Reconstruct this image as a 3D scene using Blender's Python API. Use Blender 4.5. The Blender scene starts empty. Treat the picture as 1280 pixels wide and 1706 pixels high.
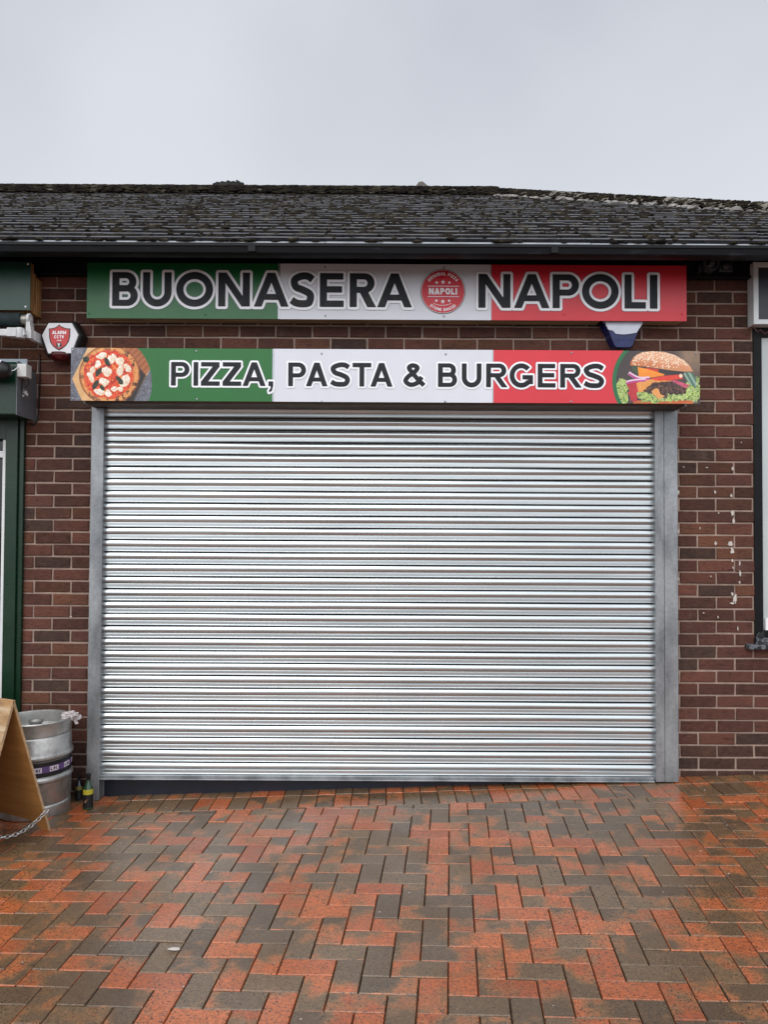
import bpy, math, random
import numpy as np
from mathutils import Vector, Matrix, noise as mnoise
random.seed(7)
R = math.radians
C = bpy.context.scene.collection

# ------------------------------------------------------------------ camera
FPX, W0, H0 = 1282.0, 1280.0, 1706.0
CAM = Vector((0.0, -4.71, 1.52))
PITCH, ROLL = 1.35, 0.30
cd = bpy.data.cameras.new('camera'); cam = bpy.data.objects.new('camera', cd); C.objects.link(cam)
cd.sensor_fit = 'VERTICAL'; cd.sensor_height = 36.0; cd.lens = 36.0*FPX/H0
cd.clip_start = 0.05; cd.clip_end = 2000
CM = Matrix.Rotation(R(90+PITCH), 4, 'X') @ Matrix.Rotation(R(ROLL), 4, 'Z')
cam.matrix_world = Matrix.Translation(CAM) @ CM
bpy.context.scene.camera = cam
M3 = CM.to_3x3()

def P(px, py, Y=0.0):
    """world point on the plane y=Y seen at photograph pixel (px, py)"""
    d = M3 @ Vector(((px-W0/2)/FPX, -(py-H0/2)/FPX, -1.0))
    t = (Y-CAM.y)/d.y
    return CAM + d*t

# ------------------------------------------------------------------ world, sun, exposure
SUN_EL, SUN_AZ = 40.0, 200.0            # sun behind the camera, veiled by cloud
w = bpy.data.worlds.new('World'); bpy.context.scene.world = w; w.use_nodes = True
nt = w.node_tree; nt.nodes.clear(); N = nt.nodes.new; L = nt.links.new
out = N('ShaderNodeOutputWorld'); bg = N('ShaderNodeBackground'); L(bg.outputs[0], out.inputs[0])
tc = N('ShaderNodeTexCoord')
sky = N('ShaderNodeTexSky'); sky.sky_type = 'NISHITA'; sky.sun_disc = False
sky.sun_elevation = R(SUN_EL); sky.sun_rotation = R(SUN_AZ)
hs = N('ShaderNodeHueSaturation'); hs.inputs['Saturation'].default_value = 0.35; hs.inputs['Value'].default_value = 1.2
L(sky.outputs[0], hs.inputs['Color'])
dotn = N('ShaderNodeVectorMath'); dotn.operation = 'DOT_PRODUCT'
L(tc.outputs['Generated'], dotn.inputs[0]); dotn.inputs[1].default_value = (0.06, -0.84, 0.54)
mr = N('ShaderNodeMapRange'); mr.interpolation_type = 'SMOOTHSTEP'
L(dotn.outputs['Value'], mr.inputs['Value'])
mr.inputs['From Min'].default_value = 0.0; mr.inputs['From Max'].default_value = 0.95
mr.inputs['To Min'].default_value = 0.0; mr.inputs['To Max'].default_value = 1.0
nz = N('ShaderNodeTexNoise'); nz.inputs['Scale'].default_value = 2.2; nz.inputs['Detail'].default_value = 3; nz.inputs['Roughness'].default_value = 0.45
L(tc.outputs['Generated'], nz.inputs['Vector'])
cr = N('ShaderNodeValToRGB'); L(nz.outputs['Fac'], cr.inputs['Fac'])
cr.color_ramp.elements[0].position = 0.3; cr.color_ramp.elements[0].color = (4.7, 5.05, 5.9, 1)
cr.color_ramp.elements[1].position = 0.7; cr.color_ramp.elements[1].color = (7.2, 7.5, 8.1, 1)
sepz = N('ShaderNodeSeparateXYZ'); L(tc.outputs['Generated'], sepz.inputs[0])
hz = N('ShaderNodeMapRange'); L(sepz.outputs['Z'], hz.inputs['Value'])
hz.inputs['From Min'].default_value = 0.56; hz.inputs['From Max'].default_value = 0.24
hz.inputs['To Min'].default_value = 0.0; hz.inputs['To Max'].default_value = 1.0; hz.clamp = True
mh = N('ShaderNodeMixRGB'); L(hz.outputs[0], mh.inputs['Fac']); L(cr.outputs[0], mh.inputs[1]); mh.inputs[2].default_value = (7.9, 8.25, 8.8, 1)
mb_ = N('ShaderNodeMixRGB'); L(mr.outputs[0], mb_.inputs['Fac']); L(mh.outputs[0], mb_.inputs[1]); mb_.inputs[2].default_value = (15.0, 15.4, 16.0, 1)
mx = N('ShaderNodeMixRGB'); mx.inputs['Fac'].default_value = 0.93
L(hs.outputs[0], mx.inputs[1]); L(mb_.outputs[0], mx.inputs[2])
L(mx.outputs[0], bg.inputs['Color']); bg.inputs['Strength'].default_value = 0.1
sd = bpy.data.lights.new('sun', 'SUN'); sd.energy = 1.1; sd.angle = R(40); sd.color = (1, .97, .93)
so = bpy.data.objects.new('sun', sd); C.objects.link(so)
az, el = R(SUN_AZ), R(SUN_EL)
sv = Vector((math.sin(az)*math.cos(el), math.cos(az)*math.cos(el), math.sin(el)))
so.rotation_euler = sv.to_track_quat('Z', 'Y').to_euler(); so.location = (0, -6, 8)
vs = bpy.context.scene.view_settings
bpy.context.scene.display_settings.display_device = 'sRGB'
vs.view_transform = 'Standard'; vs.look = 'None'; vs.exposure = 0.0; vs.gamma = 1.0; vs.use_curve_mapping = False

# ------------------------------------------------------------------ material helpers
def lin(c):
    return tuple(((v/255.0)/12.92 if v/255.0 <= 0.04045 else ((v/255.0+0.055)/1.055)**2.4) for v in c)

class NT:
    def __init__(s, name):
        s.m = bpy.data.materials.new(name); s.m.use_nodes = True
        s.t = s.m.node_tree; s.t.nodes.clear()
        s.o = s.n('ShaderNodeOutputMaterial'); s.b = s.n('ShaderNodeBsdfPrincipled'); s.l(s.b.outputs[0], s.o.inputs[0])
        s.tc = s.n('ShaderNodeTexCoord')
    def n(s, k): return s.t.nodes.new(k)
    def l(s, a, b): s.t.links.new(a, b)
    def map(s, scale=(1,1,1), src='Object', loc=(0,0,0)):
        m = s.n('ShaderNodeMapping'); m.inputs['Scale'].default_value = scale; m.inputs['Location'].default_value = loc
        s.l(s.tc.outputs[src] if isinstance(src, str) else src, m.inputs['Vector']); return m.outputs[0]
    def noise(s, scale, detail=4, rough=0.55, vec=None, dist=0.0):
        k = s.n('ShaderNodeTexNoise'); k.inputs['Scale'].default_value = scale; k.inputs['Detail'].default_value = detail
        k.inputs['Roughness'].default_value = rough; k.inputs['Distortion'].default_value = dist
        s.l(vec if vec is not None else s.tc.outputs['Object'], k.inputs['Vector']); return k.outputs['Fac']
    def ramp(s, fac, stops):
        r = s.n('ShaderNodeValToRGB'); s.l(fac, r.inputs['Fac']); e = r.color_ramp.elements
        while len(e) < len(stops): e.new(0.5)
        for k, (p, c) in enumerate(stops):
            e[k].position = p; e[k].color = (c[0], c[1], c[2], 1) if not isinstance(c, (int, float)) else (c, c, c, 1)
        return r.outputs['Color']
    def mix(s, fac, a, b, mode='MIX'):
        m = s.n('ShaderNodeMixRGB'); m.blend_type = mode
        for inp, v in ((m.inputs[0], fac), (m.inputs[1], a), (m.inputs[2], b)):
            if isinstance(v, (int, float)): inp.default_value = v if inp == m.inputs[0] else (v, v, v, 1)
            elif isinstance(v, tuple): inp.default_value = (*v[:3], 1)
            else: s.l(v, inp)
        return m.outputs[0]
    def math(s, op, a, b=0.0, clamp=False):
        m = s.n('ShaderNodeMath'); m.operation = op; m.use_clamp = clamp
        for inp, v in ((m.inputs[0], a), (m.inputs[1], b)):
            if isinstance(v, (int, float)): inp.default_value = v
            else: s.l(v, inp)
        return m.outputs[0]
    def set(s, **kw):
        for k, v in kw.items():
            inp = s.b.inputs[k.replace('_', ' ')]
            if isinstance(v, (int, float)): inp.default_value = v
            elif isinstance(v, tuple): inp.default_value = (*v[:3], 1)
            else: s.l(v, inp)
        return s
    def bump(s, h, strength=0.4, dist=0.01):
        b = s.n('ShaderNodeBump'); b.inputs['Strength'].default_value = strength; b.inputs['Distance'].default_value = dist
        s.l(h, b.inputs['Height']); s.l(b.outputs[0], s.b.inputs['Normal']); return s
    def attr(s, name):
        a = s.n('ShaderNodeAttribute'); a.attribute_name = name; return a

def simple(name, col, rough=0.5, metal=0.0, var=0.12, scale=9.0, bump=0.0, spec=None, rvar=0.1):
    s = NT(name); col = lin(col)
    f = s.noise(scale, 5, 0.6)
    lo = tuple(c*(1-var) for c in col); hi = tuple(min(1, c*(1+var)) for c in col)
    s.set(Base_Color=s.ramp(f, [(0.3, lo), (0.7, hi)]), Metallic=metal)
    g = s.noise(scale*2.3, 4, 0.6)
    s.set(Roughness=s.ramp(g, [(0.3, max(0.02, rough-rvar)), (0.7, min(1, rough+rvar))]))
    if bump: s.bump(s.noise(scale*14, 4, 0.6), bump, 0.002)
    if spec is not None: s.b.inputs['Specular IOR Level'].default_value = spec
    return s.m

# ------------------------------------------------------------------ mesh helpers
class MB:
    def __init__(s): s.v = []; s.f = []; s.m = []; s.fc = []; s.cur = 0; s.col = None
    def add(s, vs, fs):
        o = len(s.v); s.v += [tuple(v) for v in vs]
        for f in fs: s.f.append(tuple(i+o for i in f)); s.m.append(s.cur); s.fc.append(s.col)
        return s
    def box(s, x0, x1, y0, y1, z0, z1):
        v = [(x, y, z) for z in (z0, z1) for y in (y0, y1) for x in (x0, x1)]
        return s.add(v, [(0,2,3,1),(4,5,7,6),(0,1,5,4),(1,3,7,5),(3,2,6,7),(2,0,4,6)])
    def prism(s, poly, a, b):
        """poly: list of 3D points; extruded from a to b offsets (vectors)"""
        n = len(poly); a = Vector(a); b = Vector(b)
        v = [Vector(p)+a for p in poly]+[Vector(p)+b for p in poly]
        return s.add(v, [tuple(reversed(range(n))), tuple(range(n, 2*n))]+[(i, (i+1) % n, n+(i+1) % n, n+i) for i in range(n)])
    def tube(s, pts, r, seg=10, closed=False, cap=True):
        pts = [Vector(p) for p in pts]; n = len(pts); rings = []
        rr = r if isinstance(r, (list, tuple)) else [r]*n
        up = None
        for i, p in enumerate(pts):
            a = pts[(i-1) % n] if (closed or i > 0) else p; b = pts[(i+1) % n] if (closed or i < n-1) else p
            t = (b-a).normalized()
            if up is None: up = t.orthogonal().normalized()
            up = (up - t*up.dot(t)).normalized() if (up - t*up.dot(t)).length > 1e-6 else t.orthogonal().normalized()
            q = t.cross(up)
            rings.append([p+(up*math.cos(2*math.pi*k/seg)+q*math.sin(2*math.pi*k/seg))*rr[i] for k in range(seg)])
        v = [x for g in rings for x in g]; f = []
        for i in range(n if closed else n-1):
            j = (i+1) % n
            for k in range(seg): f.append((i*seg+k, i*seg+(k+1) % seg, j*seg+(k+1) % seg, j*seg+k))
        if cap and not closed: f += [tuple(reversed(range(seg))), tuple((n-1)*seg+k for k in range(seg))]
        return s.add(v, f)
    def lathe(s, prof, c, seg=48, axis='Z', cap=True):
        v = []; f = []; n = len(prof)
        for k in range(seg):
            a = 2*math.pi*k/seg; ca, sa = math.cos(a), math.sin(a)
            for (r, h) in prof:
                if axis == 'Z': v.append((c[0]+r*ca, c[1]+r*sa, c[2]+h))
                elif axis == 'Y': v.append((c[0]+r*ca, c[1]+h, c[2]+r*sa))
                else: v.append((c[0]+h, c[1]+r*ca, c[2]+r*sa))
        for k in range(seg):
            j = (k+1) % seg
            for i in range(n-1): f.append((k*n+i, j*n+i, j*n+i+1, k*n+i+1))
        if cap:
            if prof[0][0] > 1e-5: f.append(tuple(k*n for k in range(seg))[::-1])
            if prof[-1][0] > 1e-5: f.append(tuple(k*n+n-1 for k in range(seg)))
        return s.add(v, f)
    def blob(s, c, r, seed, flat=(1,1,1), amp=0.35, sub=1, freq=2.2):
        vs, fs = ICO[sub]; o = Vector((seed*3.1, seed*1.7, seed*0.9)); out_ = []
        for p in vs:
            q = Vector(p); k = 1+amp*mnoise.noise(q*freq+o)
            out_.append((c[0]+q.x*r*k*flat[0], c[1]+q.y*r*k*flat[1], c[2]+q.z*r*k*flat[2]))
        return s.add(out_, fs)

def ico(sub):
    import bmesh
    b = bmesh.new(); bmesh.ops.create_icosphere(b, subdivisions=sub, radius=1)
    vs = [tuple(v.co) for v in b.verts]; fs = [tuple(v.index for v in f.verts) for f in b.faces]; b.free(); return vs, fs
ICO = {1: ico(1), 2: ico(2), 3: ico(3), 4: ico(4)}

ORG = {}
def root(name, loc, label=None, cat=None, group=None, kind=None):
    o = bpy.data.objects.new(name, None); o.empty_display_size = 0.1; C.objects.link(o); o.location = loc
    ORG[o] = Vector(loc); tag(o, label, cat, group, kind); return o
def tag(o, label=None, cat=None, group=None, kind=None):
    if label: o['label'] = label
    if cat: o['category'] = cat
    if group: o['group'] = group
    if kind: o['kind'] = kind
    return o
def build(name, mb, mats, parent=None, smooth=None, bevel=0.0, org=None, label=None, attrs=None, clean=False):
    """one mesh object; vertices of mb are world coordinates"""
    o0 = ORG[parent] if parent is not None else Vector(org if org is not None else (0, 0, 0))
    me = bpy.data.meshes.new(name)
    v = np.array(mb.v, dtype=float)-np.array(o0)
    me.from_pydata(v.tolist(), [], mb.f)
    if not isinstance(mats, (list, tuple)): mats = [mats]
    for m in mats: me.materials.append(m)
    me.polygons.foreach_set('material_index', mb.m)
    if any(c is not None for c in mb.fc):
        ca = me.color_attributes.new('tint', 'FLOAT_COLOR', 'CORNER')
        arr = []
        for f, c in zip(mb.f, mb.fc):
            if isinstance(c, list) and len(c) == len(f):
                for q in c: arr += [*q[:3], 1]
            else: arr += list((((c[0] if isinstance(c, list) else c) or (0.5,)*3)+(1,))[:4])*len(f)
        ca.data.foreach_set('color', arr)
    me.validate(); me.update()
    import bmesh
    if smooth is not None:
        me.polygons.foreach_set('use_smooth', [True]*len(me.polygons))
        try: me.set_sharp_from_angle(angle=R(smooth))
        except Exception: pass
    o = bpy.data.objects.new(name, me); C.objects.link(o)
    if parent is not None: o.parent = parent; ORG[o] = o0
    else: o.location = o0; ORG[o] = o0
    if bevel:
        b = o.modifiers.new('bevel', 'BEVEL'); b.width = bevel; b.segments = 2; b.limit_method = 'ANGLE'; b.angle_limit = R(40)
        b.harden_normals = False
    if label: o['label'] = label
    return o

# ------------------------------------------------------------------ lettering
def rect(x0, z0, x1, z1): return [[(x0, z0), (x1, z0), (x1, z1), (x0, z1)]]
def poly(*p): return [list(p)]
def stroke(pts, w, closed=False):
    pts = [Vector(p) for p in pts]; n = len(pts); Lf = []; Rt = []
    for i, p in enumerate(pts):
        a = pts[(i-1) % n] if (closed or i > 0) else None; b = pts[(i+1) % n] if (closed or i < n-1) else None
        t1 = (p-a).normalized() if a is not None else None; t2 = (b-p).normalized() if b is not None else None
        t = (t1+t2).normalized() if (t1 is not None and t2 is not None) else (t1 if t1 is not None else t2)
        k = 1.0
        if t1 is not None and t2 is not None: k = 1/max(0.35, t.dot(t1))
        nn = Vector((-t.y, t.x))*w/2*k
        Lf.append(tuple(p+nn)); Rt.append(tuple(p-nn))
    if closed: return [Lf, Rt]
    return [Lf+Rt[::-1]]
def ell(cx, cz, rx, rz, a0, a1, n=40):
    return [(cx+rx*math.cos(R(a0+(a1-a0)*k/n)), cz+rz*math.sin(R(a0+(a1-a0)*k/n))) for k in range(n+1)]
def spline(p, n=10):
    p = [Vector(q) for q in p]; o = []
    for i in range(len(p)-1):
        a = p[i-1] if i > 0 else p[0]*2-p[1]; b, c = p[i], p[i+1]; d = p[i+2] if i < len(p)-2 else p[-1]*2-p[-2]
        for k in range(n):
            t = k/n; o.append(0.5*((2*b)+(c-a)*t+(2*a-5*b+4*c-d)*t*t+(3*b-a-3*c+d)*t**3))
    o.append(p[-1]); return [tuple(q) for q in o]
def bowl(W, z0, z1, w):
    r = (z1-z0)/2; r = min(r, W*0.62)
    def half(x0, xe, za, zb, rr):
        rz = (zb-za)/2
        return [(x0, za)]+[(xe-rr+rr*math.cos(R(a)), (za+zb)/2+rz*math.sin(R(a))) for a in range(-90, 91, 9)]+[(x0, zb)]
    return [half(0, W, z0, z1, r), half(w, W-w, z0+w*.86, z1-w*.86, max(0.02, r-w*.9))]
def glyph(ch, W, w):
    h = w*0.9
    if ch == 'I': return [rect(0, 0, W, 1)]
    if ch == 'L': return [rect(0, 0, w, 1), rect(0, 0, W, h)]
    if ch == 'E': return [rect(0, 0, w, 1), rect(0, 0, W, h), rect(0, 1-h, W*.98, 1), rect(0, .5-h/2+.02, W*.93, .5+h/2+.02)]
    if ch == 'T': return [rect(W/2-w/2, 0, W/2+w/2, 1), rect(0, 1-h, W, 1)]
    if ch == 'P': return [rect(0, 0, w, 1), bowl(W, .37, 1, w)]
    if ch == 'D': return [bowl(W, 0, 1, w)]
    if ch == 'B': return [bowl(W, 0, .52+h/2, w), bowl(W*.94, .52-h/2, 1, w)]
    if ch == 'R': return [rect(0, 0, w, 1), bowl(W*.94, .42, 1, w), poly((W*.36, .46), (W*.36+1.2*w, .46), (W, 0), (W-1.22*w, 0))]
    if ch in 'AV':
        t = 1.08*w
        g = [poly((0, 0), (t, 0), (W/2+t/2, 1), (W/2-t/2, 1)), poly((W-t, 0), (W, 0), (W/2+t/2, 1), (W/2-t/2, 1))]
        if ch == 'A':
            z0 = .2; x0 = z0*(W/2-t/2)+t*.5; z1 = z0+h*.92; g.append(rect(x0, z0, W-x0, z1))
        else: g = [[[(x, 1-z) for x, z in c] for c in q] for q in g]
        return g
    if ch == 'N': return [rect(0, 0, w, 1), rect(W-w, 0, W, 1), poly((0, 1), (1.15*w, 1), (W, 0), (W-1.15*w, 0))]
    if ch == 'M': return [rect(0, 0, w, 1), rect(W-w, 0, W, 1), poly((0, 1), (1.1*w, 1), (W/2+.5*w, 0.1), (W/2-.5*w, 0.1)), poly((W, 1), (W-1.1*w, 1), (W/2-.5*w, 0.1), (W/2+.5*w, 0.1))]
    if ch == 'W': return [stroke([(w*.4, 1), (W*.27, 0), (W*.5, .9), (W*.73, 0), (W-w*.4, 1)], w*.9)]
    if ch == 'K': return [rect(0, 0, w, 1), poly((w*.6, .3), (w*.6, .3+1.3*w), (W-1.3*w, 1), (W, 1)), poly((W*.38, .62), (W*.38-.5*w, .45), (W-1.3*w, 0), (W, 0))]
    if ch == 'Z': return [rect(0, 0, W, h), rect(0, 1-h, W*.98, 1), poly((0, h*.95), (W-1.45*w, 1-h*.95), (W, 1-h*.95), (1.45*w, h*.95))]
    if ch == 'O': return [stroke(ell(W/2, .5, W/2-w/2, .515-w/2, 0, 360, 72)[:-1], w, True)]
    if ch == 'C': return [stroke(ell(W/2, .5, W/2-w/2, .515-w/2, 42, 318), w)]
    if ch == 'G': return [stroke(ell(W/2, .5, W/2-w/2, .515-w/2, 42, 325), w), rect(W*.55, .52-h, W, .52), rect(W-w, .14, W, .52)]
    if ch == 'U':
        r = W/2-w/2
        return [stroke([(w/2, 1)]+[(W/2+r*math.cos(R(a)), r-.015+w/2+r*math.sin(R(a))) for a in range(180, 361, 6)]+[(W-w/2, 1)], w)]
    if ch == 'S':
        q = w/2; return [stroke(spline([(W*.93, .81), (W*.74, 1-q*.95), (W*.5, 1.015-q), (W*.26, .955-q), (q*1.05, .75), (W*.24, .585), (W*.52, .50), (W*.80, .39), (W-q*1.05, .255), (W*.76, q*1.1), (W*.5, q-.015), (W*.24, q*1.1), (W*.05, .20)]), w)]
    if ch == '&':
        q = w/2*.95; sp = spline([(W*.97, .06), (W*.72, .28), (W*.36, .66), (W*.27, .82), (W*.45, 1-q), (W*.66, .81), (W*.50, .60), (W*.24, .44), (q, .24), (W*.34, q*.9), (W*.66, .17), (W*.86, .42)])
        return [stroke(sp[k_:k_+9], w*.93) for k_ in range(0, len(sp)-2, 6)]
    if ch == ',': return [rect(0, 0, W, W*.98), poly((W*.45, 0.02), (W, 0.02), (W*.75, -.20), (W*.15, -.27), (W*.10, -.19), (W*.45, -.10))]
    if ch == '.': return [rect(0, 0, W, w)]
    return []
def sdf_part(X, Z, contours):
    d = np.full(X.shape, 1e9); ins = np.zeros(X.shape, bool)
    for c in contours:
        n = len(c)
        for i in range(n):
            ax, az_ = c[i]; bx, bz = c[(i+1) % n]; ex, ez = bx-ax, bz-az_; ll = ex*ex+ez*ez
            if ll < 1e-14: continue
            t = np.clip(((X-ax)*ex+(Z-az_)*ez)/ll, 0, 1)
            d = np.minimum(d, (X-ax-t*ex)**2+(Z-az_-t*ez)**2)
            if abs(ez) > 1e-12:
                cr_ = ((az_ > Z) != (bz > Z)) & (X < ex*(Z-az_)/ez+ax); ins ^= cr_
    d = np.sqrt(d); return np.where(ins, -d, d)
def field(parts_list, res, pad):
    """parts_list: contour groups in metres -> grid field"""
    xs = [p[0] for g in parts_list for c in g for p in c]; zs = [p[1] for g in parts_list for c in g for p in c]
    x0, x1, z0, z1 = min(xs)-pad, max(xs)+pad, min(zs)-pad, max(zs)+pad
    gx = np.arange(x0, x1+res, res); gz = np.arange(z0, z1+res, res)
    F = np.full((len(gz), len(gx)), 1.0)
    for g in parts_list:
        a0 = min(p[0] for c in g for p in c)-pad; a1 = max(p[0] for c in g for p in c)+pad
        b0 = min(p[1] for c in g for p in c)-pad; b1 = max(p[1] for c in g for p in c)+pad
        i0, i1 = np.searchsorted(gx, a0), np.searchsorted(gx, a1)+1; j0, j1 = np.searchsorted(gz, b0), np.searchsorted(gz, b1)+1
        X, Z = np.meshgrid(gx[i0:i1], gz[j0:j1]); F[j0:j1, i0:i1] = np.minimum(F[j0:j1, i0:i1], sdf_part(X, Z, g))
    return F, gx, gz
def contour_mesh(mb, F, gx, gz, level, fn):
    G = F-level; ins = G < 0; nz_, nx_ = G.shape; V = {}
    def vert(key, x, z):
        if key not in V: V[key] = len(mb.v); mb.v.append(tuple(fn(x, z)))
        return V[key]
    full = ins[:-1, :-1] & ins[1:, :-1] & ins[:-1, 1:] & ins[1:, 1:]; anyi = ins[:-1, :-1] | ins[1:, :-1] | ins[:-1, 1:] | ins[1:, 1:]
    for j in range(nz_-1):
        if not anyi[j].any(): continue
        i = 0; idx = np.nonzero(anyi[j])[0]; done = -1
        for i in idx:
            if i <= done: continue
            if full[j, i]:
                e = i
                while e+1 < nx_-1 and full[j, e+1] and e-i < 10: e += 1
                f = (vert((i, j), gx[i], gz[j]), vert((e+1, j), gx[e+1], gz[j]), vert((e+1, j+1), gx[e+1], gz[j+1]), vert((i, j+1), gx[i], gz[j+1]))
                mb.f.append(f); mb.m.append(mb.cur); mb.fc.append(mb.col); done = e
            else:
                cs = [(i, j), (i+1, j), (i+1, j+1), (i, j+1)]; f = []
                for k in range(4):
                    a = cs[k]; b = cs[(k+1) % 4]; ga = G[a[1], a[0]]; gb = G[b[1], b[0]]
                    if ga < 0: f.append(vert(a, gx[a[0]], gz[a[1]]))
                    if (ga < 0) != (gb < 0):
                        t = ga/(ga-gb); key = (min(a, b), max(a, b))
                        f.append(vert(key, gx[a[0]]+(gx[b[0]]-gx[a[0]])*t, gz[a[1]]+(gz[b[1]]-gz[a[1]])*t))
                if len(f) >= 3: mb.f.append(tuple(f)); mb.m.append(mb.cur); mb.fc.append(mb.col)
    return mb
def place(ch, x0, x1, zb, h, w):
    """glyph contours in metres"""
    return [[[(x0+p[0]*h, zb+p[1]*h) for p in c] for c in g] for g in glyph(ch, (x1-x0)/h, w)]
WID = {'I': .2, 'M': .95, 'W': 1.05, 'E': .6, 'L': .58, 'T': .68, 'S': .66, 'P': .66, 'Z': .66, ' ': .35, '.': .18, ',': .2}
def line(text, xc, zb, h, w, gap=0.12):
    x = 0; o = []; tot = sum(WID.get(c, .78)+gap for c in text)-gap; x = xc-tot*h/2
    for c in text:
        cw = (WID.get(c, .78) if c != 'I' else w)*h
        if c == '.': cw = w*h
        if c != ' ': o += place(c, x, x+cw, zb, h, w)
        x += cw+gap*h
    sh = xc-(x-gap*h+(xc-tot*h/2))/2
    return [[[(p[0]+sh, p[1]) for p in cc] for cc in g] for g in o]
def arc_text(text, cx, cz, r, h, w, mid, top=True, gap=0.16):
    g0 = line(text, 0, 0, h, w, gap); o = []
    for g in g0:
        q = []
        for c in g:
            cc = []
            for x, z in c:
                if top: a = R(mid)-x/(r+h/2); rr = r+z
                else: a = R(mid)+x/(r+h/2); rr = r+h-z
                cc.append((cx+rr*math.cos(a), cz+rr*math.sin(a)))
            q.append(cc)
        o.append(q)
    return o
def text_mesh(groups, res, level, fn, mb=None):
    mb = mb or MB(); F, gx, gz = field(groups, res, abs(level)+res*3); return contour_mesh(mb, F, gx, gz, level, fn)
def flat(Y): return lambda x, z: (x, Y, z)

# ------------------------------------------------------------------ ground
def gz(x, y=0.0): return -0.031+0.0355*max(-9, min(9, x))

# paving material
s = NT('block_paving'); at = s.attr('tint'); sep = s.n('ShaderNodeSeparateColor'); s.l(at.outputs['Color'], sep.inputs[0])
off = s.n('ShaderNodeVectorMath'); off.operation = 'MULTIPLY_ADD'; s.l(at.outputs['Color'], off.inputs[0]); off.inputs[1].default_value = (0, 37, 29); s.l(s.tc.outputs['Object'], off.inputs[2])
n1 = s.noise(11, 2.5, 0.55, off.outputs[0])
k = s.math('ADD', s.math('MULTIPLY', s.math('SUBTRACT', n1, 0.5), 1.0), sep.outputs[0])
red = s.mix(sep.outputs[1], lin((178, 86, 44)), lin((208, 114, 66)))
brn = s.mix(sep.outputs[2], lin((94, 74, 56)), lin((126, 100, 72)))
mid = lin((152, 108, 70))
c = s.mix(s.ramp(k, [(0.36, 0.0), (0.56, 1.0)]), brn, mid)
c = s.mix(s.ramp(k, [(0.47, 0.0), (0.72, 1.0)]), c, red)
fine = s.noise(150, 2, 0.6); c = s.mix(s.ramp(fine, [(0.37, 1.0), (0.43, 0.0)]), c, lin((30, 25, 22))); c = s.mix(s.ramp(s.noise(210, 2, .6), [(.60, 0), (.70, .5)]), c, lin((196, 160, 128)))
gr = s.noise(70, 4, 0.7); c = s.mix(s.ramp(gr, [(0.35, 0.5), (0.62, 0.0)]), c, lin((74, 58, 46)))
dirt = s.noise(1.1, 4, 0.6); c = s.mix(s.ramp(dirt, [(0.45, 0.0), (0.75, 0.35)]), c, lin((80, 68, 56)))
wet = s.ramp(s.noise(1.6, 3, 0.55), [(0.38, 0.0), (0.62, 1.0)])
s.set(Base_Color=c, Roughness=s.mix(wet, 0.46, 0.17)); s.b.inputs['Specular IOR Level'].default_value = 0.5
s.bump(s.math('ADD', s.noise(240, 3, 0.7), s.math('MULTIPLY', s.noise(45, 3), 0.6)), 0.45, 0.0014)
M_pave = s.m
M_joint = simple('joint_sand', (52, 44, 38), 0.95, bump=0.5)
def clip(poly_, a, b, c_):
    """keep a*x+b*y<=c"""
    o = []; n = len(poly_)
    for i in range(n):
        p, q = poly_[i], poly_[(i+1) % n]; dp = a*p[0]+b*p[1]-c_; dq = a*q[0]+b*q[1]-c_
        if dp <= 0: o.append(p)
        if (dp <= 0) != (dq <= 0): t = dp/(dp-dq); o.append((p[0]+(q[0]-p[0])*t, p[1]+(q[1]-p[1])*t))
    return o
def paver(mb, pl, dz):
    n = len(pl)
    if n < 3: return
    area = abs(sum(pl[i][0]*pl[(i+1) % n][1]-pl[(i+1) % n][0]*pl[i][1] for i in range(n)))/2
    if area < 0.0012: return
    cx = sum(p[0] for p in pl)/n; cy = sum(p[1] for p in pl)/n
    def ins(d):
        o = []
        for x, y in pl:
            vx, vy = x-cx, y-cy; l = math.hypot(vx, vy)
            o.append((x-math.copysign(min(d, abs(vx)), vx), y-math.copysign(min(d, abs(vy)), vy)) if n == 4 else (x-vx/l*d*1.2, y-vy/l*d*1.2))
        return o
    tx, ty = random.gauss(0, .006), random.gauss(0, .006)
    def z(x, y, h): return gz(x, y)+h+dz+(x-cx)*tx+(y-cy)*ty
    a = ins(0.0012); b = ins(0.0020); c2 = ins(0.0045)
    v = [(x, y, z(x, y, -0.02)) for x, y in a]+[(x, y, z(x, y, -0.0035)) for x, y in b]+[(x, y, z(x, y, 0)) for x, y in c2]
    f = [tuple(range(2*n, 3*n))]
    for k_ in (0, 1):
        for i in range(n): j = (i+1) % n; f.append((k_*n+i, k_*n+j, (k_+1)*n+j, (k_+1)*n+i))
    t = random.random()
    r_ = 0.32+0.58*t if t < .84 else random.choice((0.15, .15, .9))
    g_, b2 = random.random(), random.random(); mb.col = (r_, g_, b2); nf = len(mb.f)
    mb.add(v, f)
    if n == 4:      # kiln flashing: one end, both ends or one side of a block burnt darker
        q = [r_]*4; md = random.random(); am = random.uniform(.2, .6); lx = abs(pl[1][0]-pl[0][0]) > abs(pl[2][1]-pl[1][1])
        e0 = ((0, 3) if lx else (0, 1)); e1 = ((1, 2) if lx else (2, 3))
        if md < .26:
            for i_ in e0: q[i_] -= am
            for i_ in e1: q[i_] += am*.5
        elif md < .52:
            for i_ in e1: q[i_] -= am
            for i_ in e0: q[i_] += am*.5
        elif md < .64: q[random.randrange(4)] -= am*1.3
        mb.fc[nf] = [(t_, g_, b2) for t_ in q]
pv = MB(); B_ANG = R(-5.0); ca, sa = math.cos(B_ANG), math.sin(B_ANG); U = 0.1005
X0, X1, Y0, Y1 = -4.3, 4.6, -6.2, -0.33
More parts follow.
